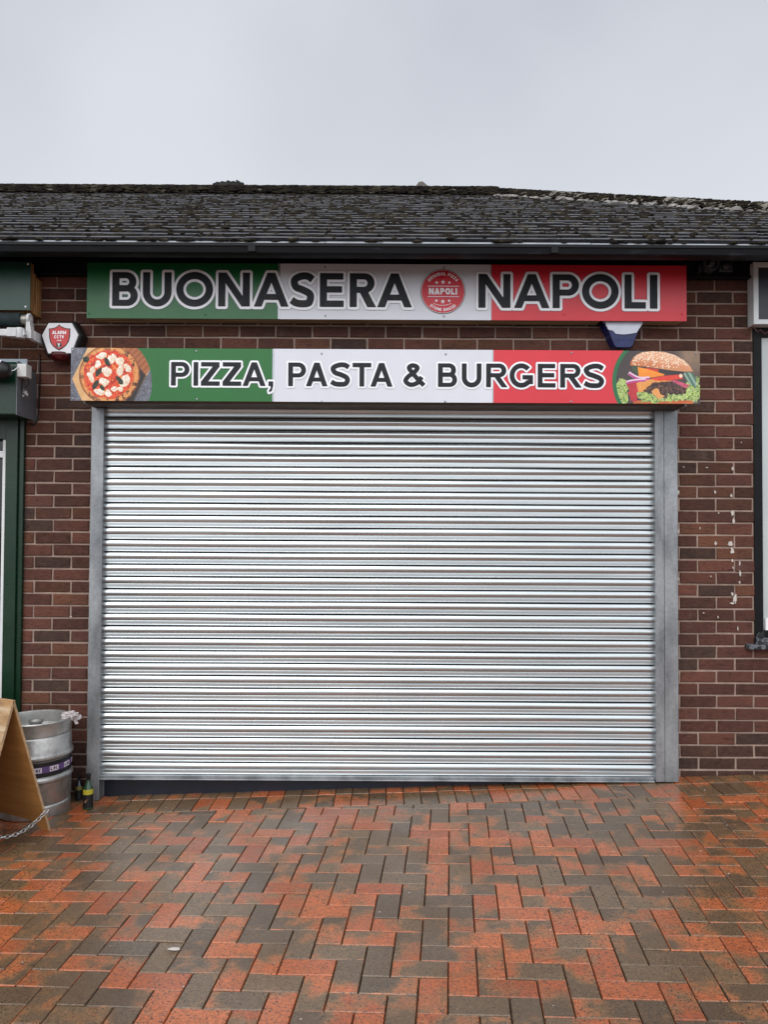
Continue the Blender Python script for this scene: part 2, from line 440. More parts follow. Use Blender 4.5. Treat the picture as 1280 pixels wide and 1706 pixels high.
for i in range(-75, 76):
    for j in range(-75, 76):
        kk = (i-j) % 4
        if kk == 0: q = [(i, j), (i+2, j), (i+2, j+1), (i, j+1)]
        elif kk == 3: q = [(i, j), (i+1, j), (i+1, j+2), (i, j+2)]
        else: continue
        q = [((x*ca-y*sa)*U+0.03, (x*sa+y*ca)*U-2.0) for x, y in q]
        cx = sum(p[0] for p in q)/4; cy = sum(p[1] for p in q)/4
        if cx < X0 or cx > X1 or cy < Y0 or cy > Y1+.15: continue
        if max(p[1] for p in q) > Y1: q = clip(q, 0, 1, Y1)
        paver(pv, q, random.gauss(0, 0.0009))
x = X0
while x < X1:
    paver(pv, [(x, Y1+.001), (x+U, Y1+.001), (x+U, Y1+.2), (x, Y1+.2)], random.gauss(0, 0.001))
    paver(pv, [(x, Y1+.201), (x+U, Y1+.201), (x+U, 0.05), (x, 0.05)], random.gauss(0, 0.001)); x += U
tag(build('paving', pv, M_pave), kind='structure')
b = MB(); NXg = 24
for i in range(NXg):
    xa = -9+18*i/NXg; xb = -9+18*(i+1)/NXg
    b.add([(xa, -6.6, gz(xa)-.010), (xb, -6.6, gz(xb)-.010), (xb, 0.3, gz(xb)-.010), (xa, 0.3, gz(xa)-.010)], [(0, 1, 2, 3)])
tag(build('paving_bed', b, M_joint), kind='structure')
s = NT('asphalt'); f = s.noise(180, 3, 0.7); g = s.noise(0.6, 4)
s.set(Base_Color=s.mix(s.ramp(g, [(0.3, 0.0), (0.7, 1.0)]), s.ramp(f, [(0.3, .05), (0.7, .10)]), lin((92, 86, 80)), 'MIX'), Roughness=s.ramp(g, [(0.35, 0.6), (0.65, 0.85)])); s.b.inputs['Specular IOR Level'].default_value = .25
s.bump(f, 0.5, 0.004); M_asph = s.m
b = MB(); ZG = -0.36
b.add([(-400, -400, ZG), (400, -400, ZG), (400, 400, ZG), (-400, 400, ZG)], [(0, 1, 2, 3)])
tag(build('ground', b, M_asph), kind='structure')
b = MB()
for i in range(30):
    xa = -15+30*i/30; xb = -14+30*i/30
    b.add([(xa, -30, gz(xa)-.02), (xb, -30, gz(xb)-.02), (xb, -6.6, gz(xb)-.02), (xa, -6.6, gz(xa)-.02)], [(0, 1, 2, 3)])
tag(build('forecourt', b, M_asph), kind='structure')

# ------------------------------------------------------------------ shop building
BL = root('shop_building', (0, 0.1, 0), 'single storey brown brick shop with a mossy tiled roof, behind the signs and shutter', 'building')
s = NT('brick'); at = s.attr('tint')
wv = s.map((20, 20, 75)); crease = s.noise(1.0, 4, 0.6, wv, 1.6)
c = s.mix(s.ramp(crease, [(0.32, 0.7), (0.47, 0.0)]), at.outputs['Color'], lin((38, 24, 22)))
c = s.mix(s.ramp(s.noise(30, 4), [(0.4, 0.0), (0.75, 0.4)]), c, lin((108, 76, 62)))
c = s.mix(s.ramp(s.noise(2.2, 4, .6), [(0.45, 0.0), (0.7, 0.55)]), c, lin((58, 44, 41))); c = s.mix(s.ramp(s.noise(4.5, 5, .7), [(0.62, 0.0), (0.8, 0.35)]), c, lin((130, 114, 108)))
s.set(Base_Color=c, Roughness=0.85); s.bump(s.math('ADD', crease, s.math('MULTIPLY', s.noise(150, 3), 0.25)), 0.9, 0.006); s.b.inputs['Specular IOR Level'].default_value = 0.25
M_brick = s.m
M_mortar = simple('mortar', (156, 135, 123), 0.95, var=0.2, scale=25, bump=0.8)
OPEN = [(-1.70, 1.66, -0.3, 2.35), (-6.0, -2.225, -0.3, 2.25), (2.27, 5.2, 0.86, 2.80)]
bk = MB(); CO = 0.075; BM = 0.2255; JT = 0.0115
WX0, WX1, ZT = -6.6, 5.42, 3.26
zc = -0.45; ci = 0
def sub(iv, a, b_):
    o = []
    for u, v in iv:
        if b_ <= u or a >= v: o.append((u, v))
        else:
            if a > u: o.append((u, a))
            if b_ < v: o.append((b_, v))
    return o
while zc < ZT-.02:
    ph = 1.921-(0.5*BM if int(round((2.2517-zc)/CO)) % 2 == 0 else 0)
    z0, z1 = zc+JT/2, zc+CO-JT/2
    x = ph-40*BM
    while x < WX1:
        iv = sub([(max(x+JT/2, WX0), min(x+BM-JT/2, WX1))], -9e9, -9e9)
        for (a, b_, c0, c1) in OPEN:
            if zc+CO*.5 > c0 and zc+CO*.5 < c1: iv = sub(iv, a, b_)
        for (u, v) in iv:
            if v-u < 0.03: continue
            t = random.random()
            base = (93, 58, 49) if t < .45 else ((86, 54, 47) if t < .75 else ((99, 64, 49) if t < .9 else (66, 51, 46)))
            k_ = random.gauss(1, .11)
            base = tuple(q*k_ for q in base)
            if zc < 0.19 and random.random() < .9: base = tuple(0.5*q+0.5*r_ for q, r_ in zip(base, (52, 42, 40)))
            bk.col = lin(base)
            y0 = -random.uniform(0.0, 0.005)-.004; j = lambda: random.uniform(-.0018, .0018)
            a0, a1, b0, b1 = z0+j(), z1+j(), z0+j(), z1+j(); u0, u1, v0, v1 = u+j(), u+j(), v+j(), v+j(); e = .0035
            vv = [(u0, .02, a0), (v0, .02, b0), (v1, .02, b1), (u1, .02, a1),
                  (u0, y0+e, a0), (v0, y0+e, b0), (v1, y0+e, b1), (u1, y0+e, a1),
                  (u0+e, y0, a0+e), (v0-e, y0, b0+e), (v1-e, y0, b1-e), (u1+e, y0, a1-e)]
            bk.add(vv, [(8, 9, 10, 11)]+[(4+q, 4+(q+1) % 4, 8+(q+1) % 4, 8+q) for q in range(4)]+[(q, (q+1) % 4, 4+(q+1) % 4, 4+q) for q in range(4)])
        x += BM
    zc += CO; ci += 1
# mortar backing with openings: a solid wall 0.1 m thick in slabs
def slab(mb, x0, x1, z0, z1): mb.box(x0, x1, 0.0015, 0.22, z0, z1)
bk.cur = 1; bk.col = None
slab(bk, WX0, -6.0, -.45, 2.25); slab(bk, -2.225, -1.70, -.45, 2.25); slab(bk, 1.66, 2.27, -.45, 2.25)
slab(bk, 5.2, WX1, -.45, 2.25); slab(bk, 2.27, 5.2, -.45, .86)
slab(bk, WX0, -1.70, 2.25, ZT); slab(bk, -1.70, 1.66, 2.35, ZT); slab(bk, 1.66, 2.27, 2.25, ZT); slab(bk, 5.2, WX1, 2.25, ZT); slab(bk, 2.27, 5.2, 2.8, ZT)
bk.box(WX0, WX0+.2, .22, 9.0, -.45, ZT); bk.box(WX1-.2, WX1, .22, 9.0, -.45, ZT); bk.box(WX0, WX1, 9.0, 9.2, -.45, ZT)
build('wall', bk, [M_brick, M_mortar], BL)
# pale paint and plaster remnants on the right pillar
M_white_old = simple('old_white_paint', (196, 188, 182), 0.8, var=0.15, scale=60)
def remnant(px, py, rx, ry, sd, th=0.003):
    pm = MB(); rx *= .75; ry *= .8
    if rx*ry < 1.6: return
    c0 = P(px, py, -.009); n = 22; pts = []
    for k_ in range(n):
        a = 2*math.pi*k_/n; q = 0.5+0.9*abs(mnoise.noise(Vector((math.cos(a)*1.6+sd, math.sin(a)*1.6, sd*.7))))+random.uniform(-.12, .12)
        pts.append((c0.x+rx/272*q*math.cos(a), -.0095, c0.z+ry/272*q*math.sin(a)))
    pm.prism(pts[::-1], (0, 0, 0), (0, -th, 0)); build('paint_remnant', pm, M_white_old, BL)
for k_, a in enumerate([(1221, 781, 3, 5), (1219, 826, 4, 4), (1221, 855, 4, 7), (1223, 868, 4, 8), (1218, 906, 8, 6), (1221, 918, 5, 9), (1221, 934, 2.5, 5), (1222, 946, 2, 3),
                        (1233, 938, 2, 7), (1234, 955, 2.5, 7), (1233, 970, 2.5, 4), (1221, 990, 3, 5), (1225, 998, 5, 9), (1221, 1005, 6, 3), (1131, 820, 3, 6), (1131, 885, 2.5, 6), (1131, 965, 2, 4),
                        (1192, 820, 3, 4), (1198, 855, 2.5, 2), (1193, 905, 3.5, 5), (1167, 880, 1.5, 4), (1197, 1028, 1.5, 3), (1173, 1021, 3, 1.5), (1185, 960, 1.5, 2), (1140, 778, 2, 1.5), (1236, 737, 1.5, 2), (1178, 779, 3.5, 1.5), (1240, 905, 1.5, 1.5),
                        (1180, 845, 1.2, 1.2), (1230, 1048, 1.3, 6), (1152, 1060, 1.2, 1), (95, 937, 1.2, 1.2), (118, 1027, 4, 1.5), (104, 540, 3, 5)]):
    remnant(*a, k_*1.37)

# roof
s = NT('roof_tile'); f = s.noise(16, 5, 0.65); g = s.noise(2.0, 4)
c = s.ramp(f, [(0.35, lin((16, 17, 20))), (0.55, lin((30, 30, 34))), (0.75, lin((50, 49, 52)))])
s.set(Base_Color=s.mix(s.ramp(g, [(0.45, 0), (0.7, .5)]), c, lin((36, 32, 28))), Roughness=0.85); s.b.inputs['Specular IOR Level'].default_value = 0.15; s.bump(s.noise(60, 4), 0.9, 0.012); M_tile = s.m
s = NT('moss'); f = s.noise(9, 5, 0.6); g = s.noise(70, 3)
c = s.ramp(f, [(0.33, lin((30, 27, 25))), (0.5, lin((50, 45, 41))), (0.60, lin((66, 61, 48))), (0.72, lin((104, 96, 88)))])
s.set(Base_Color=s.mix(s.ramp(g, [(.35, .6), (.6, 0)]), c, lin((24, 22, 20))), Roughness=1.0); s.bump(g, 1.0, 0.01); s.b.inputs['Specular IOR Level'].default_value = 0.1; M_moss = s.m
EY, EZ, SL, TR = -0.36, 3.163, 0.505, 4.0
RX = 1.205     # where the ridge ends and the hip begins
rf = MB(); G = 0.175; rows = int(TR/G); TH = 0.026
def rz(t): return EZ+SL*t
for r_ in range(rows+1):
    t0 = r_*G; t1 = min(TR, t0+G*1.15)
    xr = RX+(TR-t0); xr1 = RX+(TR-t1)
    x = -7.2+random.uniform(0, .2)
    while x < xr:
        xe = min(x+0.30, xr); h = random.gauss(0, .0010); dy = random.gauss(0, .002); g2 = random.gauss(0, .0006)
        xe1 = max(min(xe, xr1), x) if xe >= xr1 else xe
        y0 = EY+t0+dy; y1 = EY+t1
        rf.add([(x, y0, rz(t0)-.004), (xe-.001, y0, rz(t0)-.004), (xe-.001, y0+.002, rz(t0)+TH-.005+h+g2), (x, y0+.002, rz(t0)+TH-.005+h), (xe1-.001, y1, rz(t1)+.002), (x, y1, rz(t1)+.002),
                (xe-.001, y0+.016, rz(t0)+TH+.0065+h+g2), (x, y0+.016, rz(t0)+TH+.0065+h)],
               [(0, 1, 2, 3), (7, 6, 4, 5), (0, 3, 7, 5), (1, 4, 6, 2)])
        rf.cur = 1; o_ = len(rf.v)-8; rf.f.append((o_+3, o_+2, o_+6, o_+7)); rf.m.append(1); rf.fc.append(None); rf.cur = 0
        x = xe+.0005
YR = EY+TR; ZR = rz(TR)
XE = RX+TR
# back slope and hip end
rf.add([(-7.2, YR, ZR), (RX, YR, ZR), (XE, YR+TR, EZ), (-7.2, YR+TR, EZ)], [(0, 1, 2, 3)])
rf.add([(RX, YR, ZR), (XE, EY, EZ), (XE, YR+TR, EZ)], [(0, 1, 2)])
roof = build('roof', rf, [M_tile, simple('pale_tile_edge', (82, 83, 88), .8, var=.6, scale=5)], BL, smooth=None)  # dark tiles, with the front nose of each in a paler grey
# ridge and hip tiles
M_ridge = simple('ridge_tile', (112, 106, 98), 0.9, var=0.45, scale=14, bump=0.8)
M_mort2 = simple('pale_mortar', (150, 146, 142), 0.95, var=0.3, scale=12, bump=0.8)
rd = MB()
def capt(a, b_, r0, r1, lift=0.0):
    a, b_ = Vector(a), Vector(b_); t = (b_-a).normalized(); side = t.cross(Vector((0, 0, 1))).normalized(); up = side.cross(t).normalized()
    n = 10; v = []
    for p, r__ in ((a, r0), (b_, r1)):
        for k_ in range(n+1):
            an = math.pi*k_/n; v.append(p+side*math.cos(an)*r__*1.25+up*(math.sin(an)*r__*.75-.035+lift))
    rd.add(v, [(i, i+1, n+2+i, n+1+i) for i in range(n)]+[tuple(range(n+1)), tuple(range(2*n+1, n, -1))])
x = -7.2
while x < RX: capt((x, YR, ZR+.02), (min(x+.43, RX+.05), YR, ZR+.02), .115, .105, random.gauss(0, .004)); x += .44
hd = Vector((1, -1, -SL)); L0 = 0; HB = .016
while L0 < TR-.05:
    p = Vector((RX, YR, ZR+HB))+hd*L0; q = Vector((RX, YR, ZR+HB))+hd*min(TR, L0+.275); capt(p, q, .13, .12, random.gauss(0, .008)); L0 += .28
mo = rd; rd.cur = 1
for k_ in range(260):
    u = random.uniform(0.1, TR); p = Vector((RX, YR, ZR))+hd*u; p += Vector((-1, -1, 0)).normalized()*random.uniform(.14, .21); p.z -= .045
    mo.blob(p, random.uniform(.015, .04), k_, (1.6, 1, .7), .6)
build('ridge_tiles', rd, [M_ridge, M_mort2], BL, smooth=40, label='weathered half round ridge and hip tiles bedded in pale crumbling mortar')
ms = MB(); rr = random.Random(3)
def mo_at(x, t, r_, k_, zoff=0.0, flat_=(1.3, 1, .6)): ms.blob((x, EY+t, rz(t)+TH*.6+zoff), r_, k_, flat_, .55, 1, 2.6)
k_ = 0
for r_ in range(rows+1):
    t0 = r_*G; xr = RX+(TR-t0)
    n = int(900-r_*12)
    for q in range(n):
        x = rr.uniform(-5.4, min(xr, 5.0)); dn = mnoise.noise(Vector((x*1.4, r_*.9, 3.3)))
        if rr.random() > .66+.7*dn: continue
        big = rr.random()
        mo_at(x, t0+rr.uniform(.03, .15), (rr.uniform(.010, .020) if big < .85 else rr.uniform(.02, .034)), k_ % 97, -.004, (rr.uniform(1, 2.4), 1.2, rr.uniform(.5, .9))); k_ += 1
for q in range(9000):      # small tufts all over
    t_ = rr.uniform(0, TR-.1); x = rr.uniform(-5.2, min(RX+TR-t_, 4.8)); g_ = math.floor(t_/G)*G
    if mnoise.noise(Vector((x*2.1, t_*2.3, 8))) < rr.uniform(-.5, .3): continue
    ms.blob((x, EY+t_, rz(t_)+TH*.75), rr.uniform(.006, .013), q % 97, (1.7, 1.1, .8), .5)
for q in range(3800):       # moss carpet on the ridge and hip
    x = rr.uniform(-6.0, RX); a_ = rr.uniform(-.25, 2.0); ms.blob((x, YR-.15*math.cos(a_), ZR-.016+.098*math.sin(a_)), rr.uniform(.012, .022), q % 97, (2.2, 1, .6), .4)
for q in range(2400):
    u = rr.random()**1.7*TR*.8-.05; a_ = rr.uniform(-.1, 2.0); p = Vector((RX, YR, ZR-.03))+hd*u+Vector((-1, -1, 0)).normalized()*.155*math.cos(a_)+Vector((0, 0, .107))*math.sin(a_)
    ms.blob(p, rr.uniform(.010, .022), q % 97, (1.6, 1.2, .6), .4)
for q in range(70):        # lumps that slid onto the pale eaves strip
    x = rr.uniform(-4, 4.2); g_ = rr.random()
    for e in range(1 if g_ < .6 else 4): ms.blob((x+rr.gauss(0, .03), EY-.05+rr.gauss(0, .008), 3.146+rr.uniform(0, .006)), rr.uniform(.008, .02), q+e, (1.8, 1, .6), .5)
tag(build('moss', ms, M_moss, smooth=180, org=(0, 0, 3)), 'dark brown and olive moss growing over the roof tiles', 'moss', kind='stuff')
rv = MB(); p = P(382, 309, YR)
for q in range(60): rv.blob((p.x+(-.15+.30*(q % 20)/19)*1.0, YR-.05+.03*(q//20), ZR+.085+random.uniform(0, .022)), random.uniform(.02, .034), q, (1, 1, .9), .6, 2)
rv.box(p.x-.15, p.x+.15, YR-.08, YR+.08, ZR+.03, ZR+.10)
tag(build('moss_mound', rv, simple('black_moss', (36, 36, 36), 1.0, var=.5, scale=20, bump=1), smooth=180, org=(p.x, YR, ZR)), 'long flat black mossy lump sitting on the roof ridge', 'moss')
st = MB(); p = P(701, 310, YR)
st.prism([(p.x-.085, 0, ZR+.06), (p.x-.02, 0, ZR+.145), (p.x+.02, 0, ZR+.148), (p.x+.09, 0, ZR+.09), (p.x+.1, 0, ZR+.06)], (0, YR-.07, -.015), (0, YR+.03, -.015))
tag(build('broken_tile', st, M_ridge, bevel=.006, org=(p.x, YR, ZR)), 'small pointed piece of broken tile lying on the roof ridge', 'tile')

# eaves
M_navy = simple('dark_fascia_paint', (12, 15, 22), 0.5, var=0.5, scale=6, bump=0.15, spec=.3)
s = NT('gutter_plastic'); f = s.noise(5, 6, 0.7, s.map((1, 1, 4)))
s.set(Base_Color=s.ramp(f, [(0.4, lin((5, 7, 12))), (0.62, lin((9, 12, 18))), (0.70, lin((40, 43, 50)))]), Roughness=0.5); s.b.inputs['Specular IOR Level'].default_value = .25; s.bump(s.noise(120, 3), .2, .002); M_gut = s.m
gt = MB(); GY = -0.43
prof = [(GY+.11, 3.125), (GY+.11, 3.09), (GY+.09, 3.073), (GY+.03, 3.068), (GY+.008, 3.076), (GY, 3.106), (GY-.006, 3.110), (GY-.006, 3.126), (GY+.006, 3.126), (GY+.006, 3.114), (GY+.014, 3.08), (GY+.034, 3.074), (GY+.088, 3.078), (GY+.104, 3.092), (GY+.104, 3.12)]
es_back = None
n = len(prof); xs = [-7.2+0.5*k_ for k_ in range(27)]
for i in range(len(xs)-1):
    a, b_ = xs[i], xs[i+1]
    gt.add([(a, y, z) for y, z in prof]+[(b_, y, z) for y, z in prof], [(q, q+1, n+q+1, n+q) for q in range(n-1)])
for xx in (-3.35, -0.75, 0.95, 2.33):
    gt.box(xx-.02, xx+.02, GY-.009, GY+.002, 3.078, 3.108)
build('gutter', gt, M_gut, BL, smooth=30)
fb = MB(); fb.box(-7.2, XE, -.315, -.29, 3.115, 3.158); build('fascia', fb, M_navy, BL)
fb = MB(); fb.prism([(0, -.2895, 3.155), (0, -.2895, 3.165), (0, 0.0, 3.23), (0, 0.0, 3.22)], (-7.2, 0, 0), (XE, 0, 0)); build('soffit', fb, M_navy, BL)
fb = MB(); fb.box(WX0, WX1, -.045, -.007, 3.068, 3.208); fb.box(WX0, WX1, -.062, -.0455, 3.066, 3.083); build('wall_beam', fb, M_navy, BL, bevel=.003)
es = MB()
x = -7.2
while x < XE:
    xe = min(XE, x+random.uniform(1.2, 2)); h = random.gauss(0, .001)
    es.add([(x, -.420, 3.130+h), (xe-.004, -.420, 3.130+h), (xe-.004, -.402, 3.147+h), (x, -.402, 3.147+h), (x, -.420, 3.118+h), (xe-.004, -.420, 3.118+h)], [(0, 1, 2, 3), (4, 5, 1, 0)]); x = xe
build('eaves_strip', es, simple('pale_eaves_strip', (146, 150, 156), 0.5, var=.25, scale=8, bump=.4), BL)

# right hand window
M_blackp = simple('black_gloss_paint', (8, 10, 15), 0.5, var=.4, scale=7, bump=.1, spec=.25)
M_pane = NT('window_pane')
M_pane.set(Base_Color=M_pane.ramp(M_pane.noise(1.3, 2), [(0.35, lin((176, 184, 184))), (0.65, lin((196, 204, 204)))]), Roughness=0.08); M_pane.b.inputs['Specular IOR Level'].default_value = .6; M_pane = M_pane.m
xw0 = P(1256, 800, 0).x; zb = P(1262, 1062, 0).z
wf = MB(); wf.box(xw0, xw0+.052, -.012, .07, zb, 2.80); wf.box(5.1, 5.2, -.012, .07, zb, 2.80); wf.box(xw0+.052, 5.1, -.008, .07, 2.72, 2.80); wf.box(xw0+.052, 5.1, -.008, .07, zb, zb+.045); wf.box(3.6, 3.66, -.008, .07, zb+.045, 2.72)
win = build('window', wf, M_blackp, BL, bevel=.003)
pn = MB(); pn.box(xw0+.0525, 3.599, .012, .02, zb+.0455, 2.719); pn.box(3.661, 5.099, .012, .02, zb+.0455, 2.719); build('pane', pn, M_pane, win)
bd = MB(); bd.box(xw0+.0525, 3.599, .009, .0115, zb+.0455, zb+.075); build('glazing_bead', bd, simple('bead_grey', (150, 156, 152), .5), win)
stk = MB(); a = P(1276, 1030, .0); b_ = P(1276, 1054, .0); stk.box(a.x, a.x+.16, -.004, .008, b_.z, a.z); build('sticker', stk, simple('white_plastic', (232, 232, 235), .4, var=.03), win)
sl = MB(); zs = P(1262, 1080, 0).z; sl.box(P(1248, 1070, -.05).x, 5.25, -.055, .0, zs, zs+.028); sl.box(xw0-.004, 5.2, -.03, .0, zs+.028, zb); sl.prism([(xw0, 0, zb), (xw0+.055, 0, zb), (xw0+.055, 0, zb+.05), (xw0+.035, 0, zb+.03), (xw0+.02, 0, zb+.033), (xw0+.008, 0, zb+.012)], (0, -.016, 0), (0, -.0125, 0))
s = NT('peeling_sill'); f = s.noise(28, 5, .65); s.set(Base_Color=s.ramp(f, [(.49, lin((20, 24, 28))), (.53, lin((96, 100, 108)))]), Roughness=.6); s.bump(f, .6, .004)
build('window_sill', sl, s.m, win, bevel=.004)

# dark panel behind the bottom of the shutter
M_dpanel = simple('navy_panel', (18, 24, 40), 0.45, var=.3, scale=5)
b = MB(); b.box(-1.68, 1.64, -.035, .10, -.25, 2.3); build('shopfront_panel', b, M_dpanel, BL)

# ------------------------------------------------------------------ roller shutter
RSL = root('roller_shutter', (0, -.07, gz(0)), 'wide closed galvanised steel roller shutter between the two brick pillars', 'roller shutter')
s = NT('galvanised_slats')
st1 = s.noise(1.0, 4, .6, s.map((2.2, 6, 70))); sp = s.noise(70, 4, .7, s.map((1, 1, 1)))
c = s.ramp(st1, [(.3, (.48, .525, .545)), (.7, (.62, .66, .68))])
blk = s.noise(1.0, 5, .7, s.map((3.4, 1, 42), loc=(3, 0, 7))); c = s.mix(s.ramp(blk, [(.71, 0.0), (.78, .85)]), c, (.03, .03, .03))
c = s.mix(s.ramp(s.noise(1.0, 4, .6, s.map((2.6, 1, 14))), [(.50, 0.0), (.8, .18)]), c, (.35, .36, .38))
s.set(Base_Color=c, Metallic=.9, Roughness=.28); M_slat = s.m
s = NT('galvanised_sheet')
v = s.n('ShaderNodeTexVoronoi'); v.inputs['Scale'].default_value = 55; s.l(s.tc.outputs['Object'], v.inputs['Vector'])
f = s.noise(3.5, 5, .6, s.map((2, 2, .8))); c = s.mix(s.ramp(f, [(.38, 0.), (.62, 1.)]), (.20, .215, .23), (.36, .38, .40))
c = s.mix(.10, c, v.outputs['Distance'], 'OVERLAY')
s.set(Base_Color=c, Metallic=.75, Roughness=s.ramp(f, [(.35, .42), (.65, .55)])); s.bump(s.noise(5, 3), .15, .01); M_galv = s.m
cu = MB(); PT = 0.074; CXa, CXb = P(171, 1000, -.07).x-.03, P(1093, 1000, -.07).x+.03
pr = [(0.0, -.010), (.028, -.010), (.034, -.006), (.040, -.001)]
for k_ in range(21):
    u = k_/20; pr.append((.045+.515*u, .0068*math.sin(math.pi*u)+.0012))
pr += [(.565, .0006), (.575, .0022), (.585, .0032), (.595, .0034), (.83, .0003), (.855, .0006), (.865, .0014), (.88, .0032), (.90, .0044), (.92, .0034), (.935, .0008), (.94, -.001), (.944, -.004), (.955, -.010), (.99, -.010)]
NX = 48; zt = 2.115+PT*.06+PT*2; ztop = zt; srng = random.Random(11)
rows_ = []
kk = 0
while ztop-kk*PT > .10:
    wob = srng.uniform(-.0008, .0008); tw = srng.uniform(-.03, .03)
    for (t, p_) in pr: rows_.append((ztop-kk*PT-t*PT, p_, kk, wob, tw))
    kk += 1
zend = ztop-kk*PT
vv = []; 
for (z, p_, q, wob, tw) in rows_:
    for i in range(NX+1):
        x = CXa+(CXb-CXa)*i/NX
        b0 = .004*mnoise.noise(Vector((x*.8, q*.35, 0)))+.0008*mnoise.noise(Vector((x*3, q*2.1, 4)))
        dz_ = .0022*mnoise.noise(Vector((x*.7, q*.9, 9)))
        vv.append((x, -.060-p_*(1+.45*mnoise.noise(Vector((x*1.3, q*1.7, 2))))-b0-wob, z+dz_))
ff = []
for r_ in range(len(rows_)-1):
    for i in range(NX): a = r_*(NX+1)+i; ff.append((a, a+NX+1, a+NX+2, a+1))
cu.add(vv, ff)
np_ = len(pr)
for r_ in range(len(rows_)-1):
    z_a = r_ % np_
    if z_a in (0, np_-1, np_-2) or (z_a == np_-3): 
        for i in range(NX): cu.m[r_*NX+i] = 1
build('curtain', cu, [M_slat, simple('slat_joint', (30, 33, 40), .5, .5)], RSL, smooth=180)
zr0 = .0265; zr1 = zend+.004
br = MB(); br.box(CXa+.012, CXb-.045, -.085, -.055, zr0, zr1); br.box(CXa+.012, CXb-.045, -.100, -.0852, zr0, zr0+.008); br.box(CXb-.044, CXb-.012, -.088, -.055, zr0+.012, zr0+.055)
build('bottom_rail', br, M_galv, RSL, bevel=.003)
ZH = 2.247
xl0, xl1 = P(148, 1000, -.1).x, P(169, 1000, -.1).x
g1 = MB(); g1.box(xl0, xl1, -.104, -.008, gz(-1.8)+.003, ZH); g1.box(xl1-.002, xl1+.012, -.035, -.008, gz(-1.8)+.003, ZH-.01); build('guide_rail', g1, M_galv, RSL, bevel=.003)
xr0, xr1, xr2 = P(1092.5, 1000, -.1).x, P(1107.5, 1000, -.1).x, P(1130, 1000, -.1).x
g2 = MB(); g2.box(xr0, xr1-.0008, -.104, -.008, gz(1.75)+.003, ZH); g2.box(xr1+.0008, xr2, -.1065, -.008, gz(1.75)+.003, ZH)
for py in (827, 950, 1083, 1205, 1283):
    p = P(1107.5, py, -.107)
    for e in range(3): g2.blob((p.x+random.uniform(-.002, .002), -.106, p.z+(e-1)*.011), .004, e+py, (1, .6, 1.3), .4, 1)
build('guide_rail', g2, M_galv, RSL, bevel=.002)
hd_ = MB(); hx0, hx1 = P(141, 680, -.28).x, P(1142, 680, -.28).x
hd_.prism([(0, -.003, ZH), (0, -.25, ZH), (0, -.282, ZH+.03), (0, -.282, 2.525), (0, -.24, 2.548), (0, -.003, 2.548)], (hx0, 0, 0), (hx1, 0, 0))
build('shutter_hood', hd_, simple('hood_steel', (92, 84, 78), .5, .55, var=.15, scale=3), RSL, bevel=.002)
for xx, d_ in ((hx0, -1), (hx1, 1)):
    e = MB(); a, b_ = sorted((xx+d_*.001, xx+d_*.005)); e.prism([(0, -.003, ZH-.004), (0, -.284, ZH-.004), (0, -.290, ZH+.03), (0, -.286, 2.535), (0, -.24, 2.552), (0, -.003, 2.552)], (a, 0, 0), (b_, 0, 0))
    build('end_plate', e, simple('plate_steel', (190, 192, 195), .4, .6), RSL)

# ------------------------------------------------------------------ signs
def panel_mat(name, col, rough=.32): return simple(name, col, rough, var=.05, scale=2.5, rvar=.05)
M_green = panel_mat('sign_green', (26, 98, 50)); M_wht = panel_mat('sign_white', (216, 219, 228)); M_red = panel_mat('sign_red', (212, 48, 62))
M_black = simple('vinyl_black', (30, 32, 38), .5, var=.1, spec=.3); M_lwht = simple('vinyl_white', (244, 246, 252), .4, var=.02)
M_wood = NT('pine_batten'); f_ = M_wood.noise(1.0, 5, .6, M_wood.map((3, 40, 60)))
M_wood.set(Base_Color=M_wood.ramp(f_, [(.35, lin((150, 122, 90))), (.65, lin((206, 184, 150)))]), Roughness=.8); M_wood = M_wood.m
M_orw = NT('orange_timber'); f_ = M_orw.noise(1.0, 5, .6, M_orw.map((60, 60, 4)))
M_orw.set(Base_Color=M_orw.ramp(f_, [(.35, lin((120, 78, 40))), (.65, lin((206, 158, 102)))]), Roughness=.8); M_orw = M_orw.m
M_screw = simple('screw_steel', (150, 152, 155), .4, .7)
M_alu = simple('aluminium_trim', (168, 172, 178), .35, .6)
def screw(px, py, Y, mt, parent, r_=.0065):
    p = P(px, py, Y); m = MB(); m.lathe([(0, -.004), (r_*.7, -.0035), (r_, -.0015), (r_, 0)], (p.x, Y, p.z), 12, 'Y'); build('screw', m, mt, parent, smooth=40)

SY = -.115
a = P(145, 437, SY); b_ = P(1145, 531, SY); zt_, zb_ = P(640, 440, SY).z, P(640, 532.5, SY).z
S1 = root('shop_sign', (0, 0, zb_), 'upper shop sign reading BUONASERA NAPOLI on green, white and red boards', 'sign')
x1, x2 = P(465, 480, SY).x, P(819, 480, SY).x
for (u, v, m_, lb) in ((a.x, x1, M_green, 'green board'), (x1, x2, M_wht, 'white board'), (x2, b_.x, M_red, 'red board')):
    e = MB(); e.box(u+.0006, v-.0006, SY, SY+.006, zb_, zt_); build('panel', e, m_, S1, label=lb)
for xx in (x1, x2):
    e = MB(); e.box(xx-(.006 if xx == x1 else .003), xx+(.006 if xx == x1 else .001), SY-.0018, SY-.0002, zb_+.001, zt_-.001); build('joint_strip', e, M_alu, S1)
fr = MB()
fr.box(a.x+.03, P(1002, 534, SY).x, SY+.0065, -.004, zb_+.003, zb_+.05); fr.box(P(1078, 534, SY).x, b_.x-.02, SY+.0065, -.004, zb_+.003, zb_+.05)
fr.box(a.x+.01, b_.x-.02, SY+.0065, -.063, zt_-.06, zt_-.015); fr.box(a.x+.012, a.x+.055, SY+.007, -.010, zb_+.05, zt_-.061); fr.box(b_.x-.06, b_.x-.022, SY+.007, -.010, zb_+.05, zt_-.061)
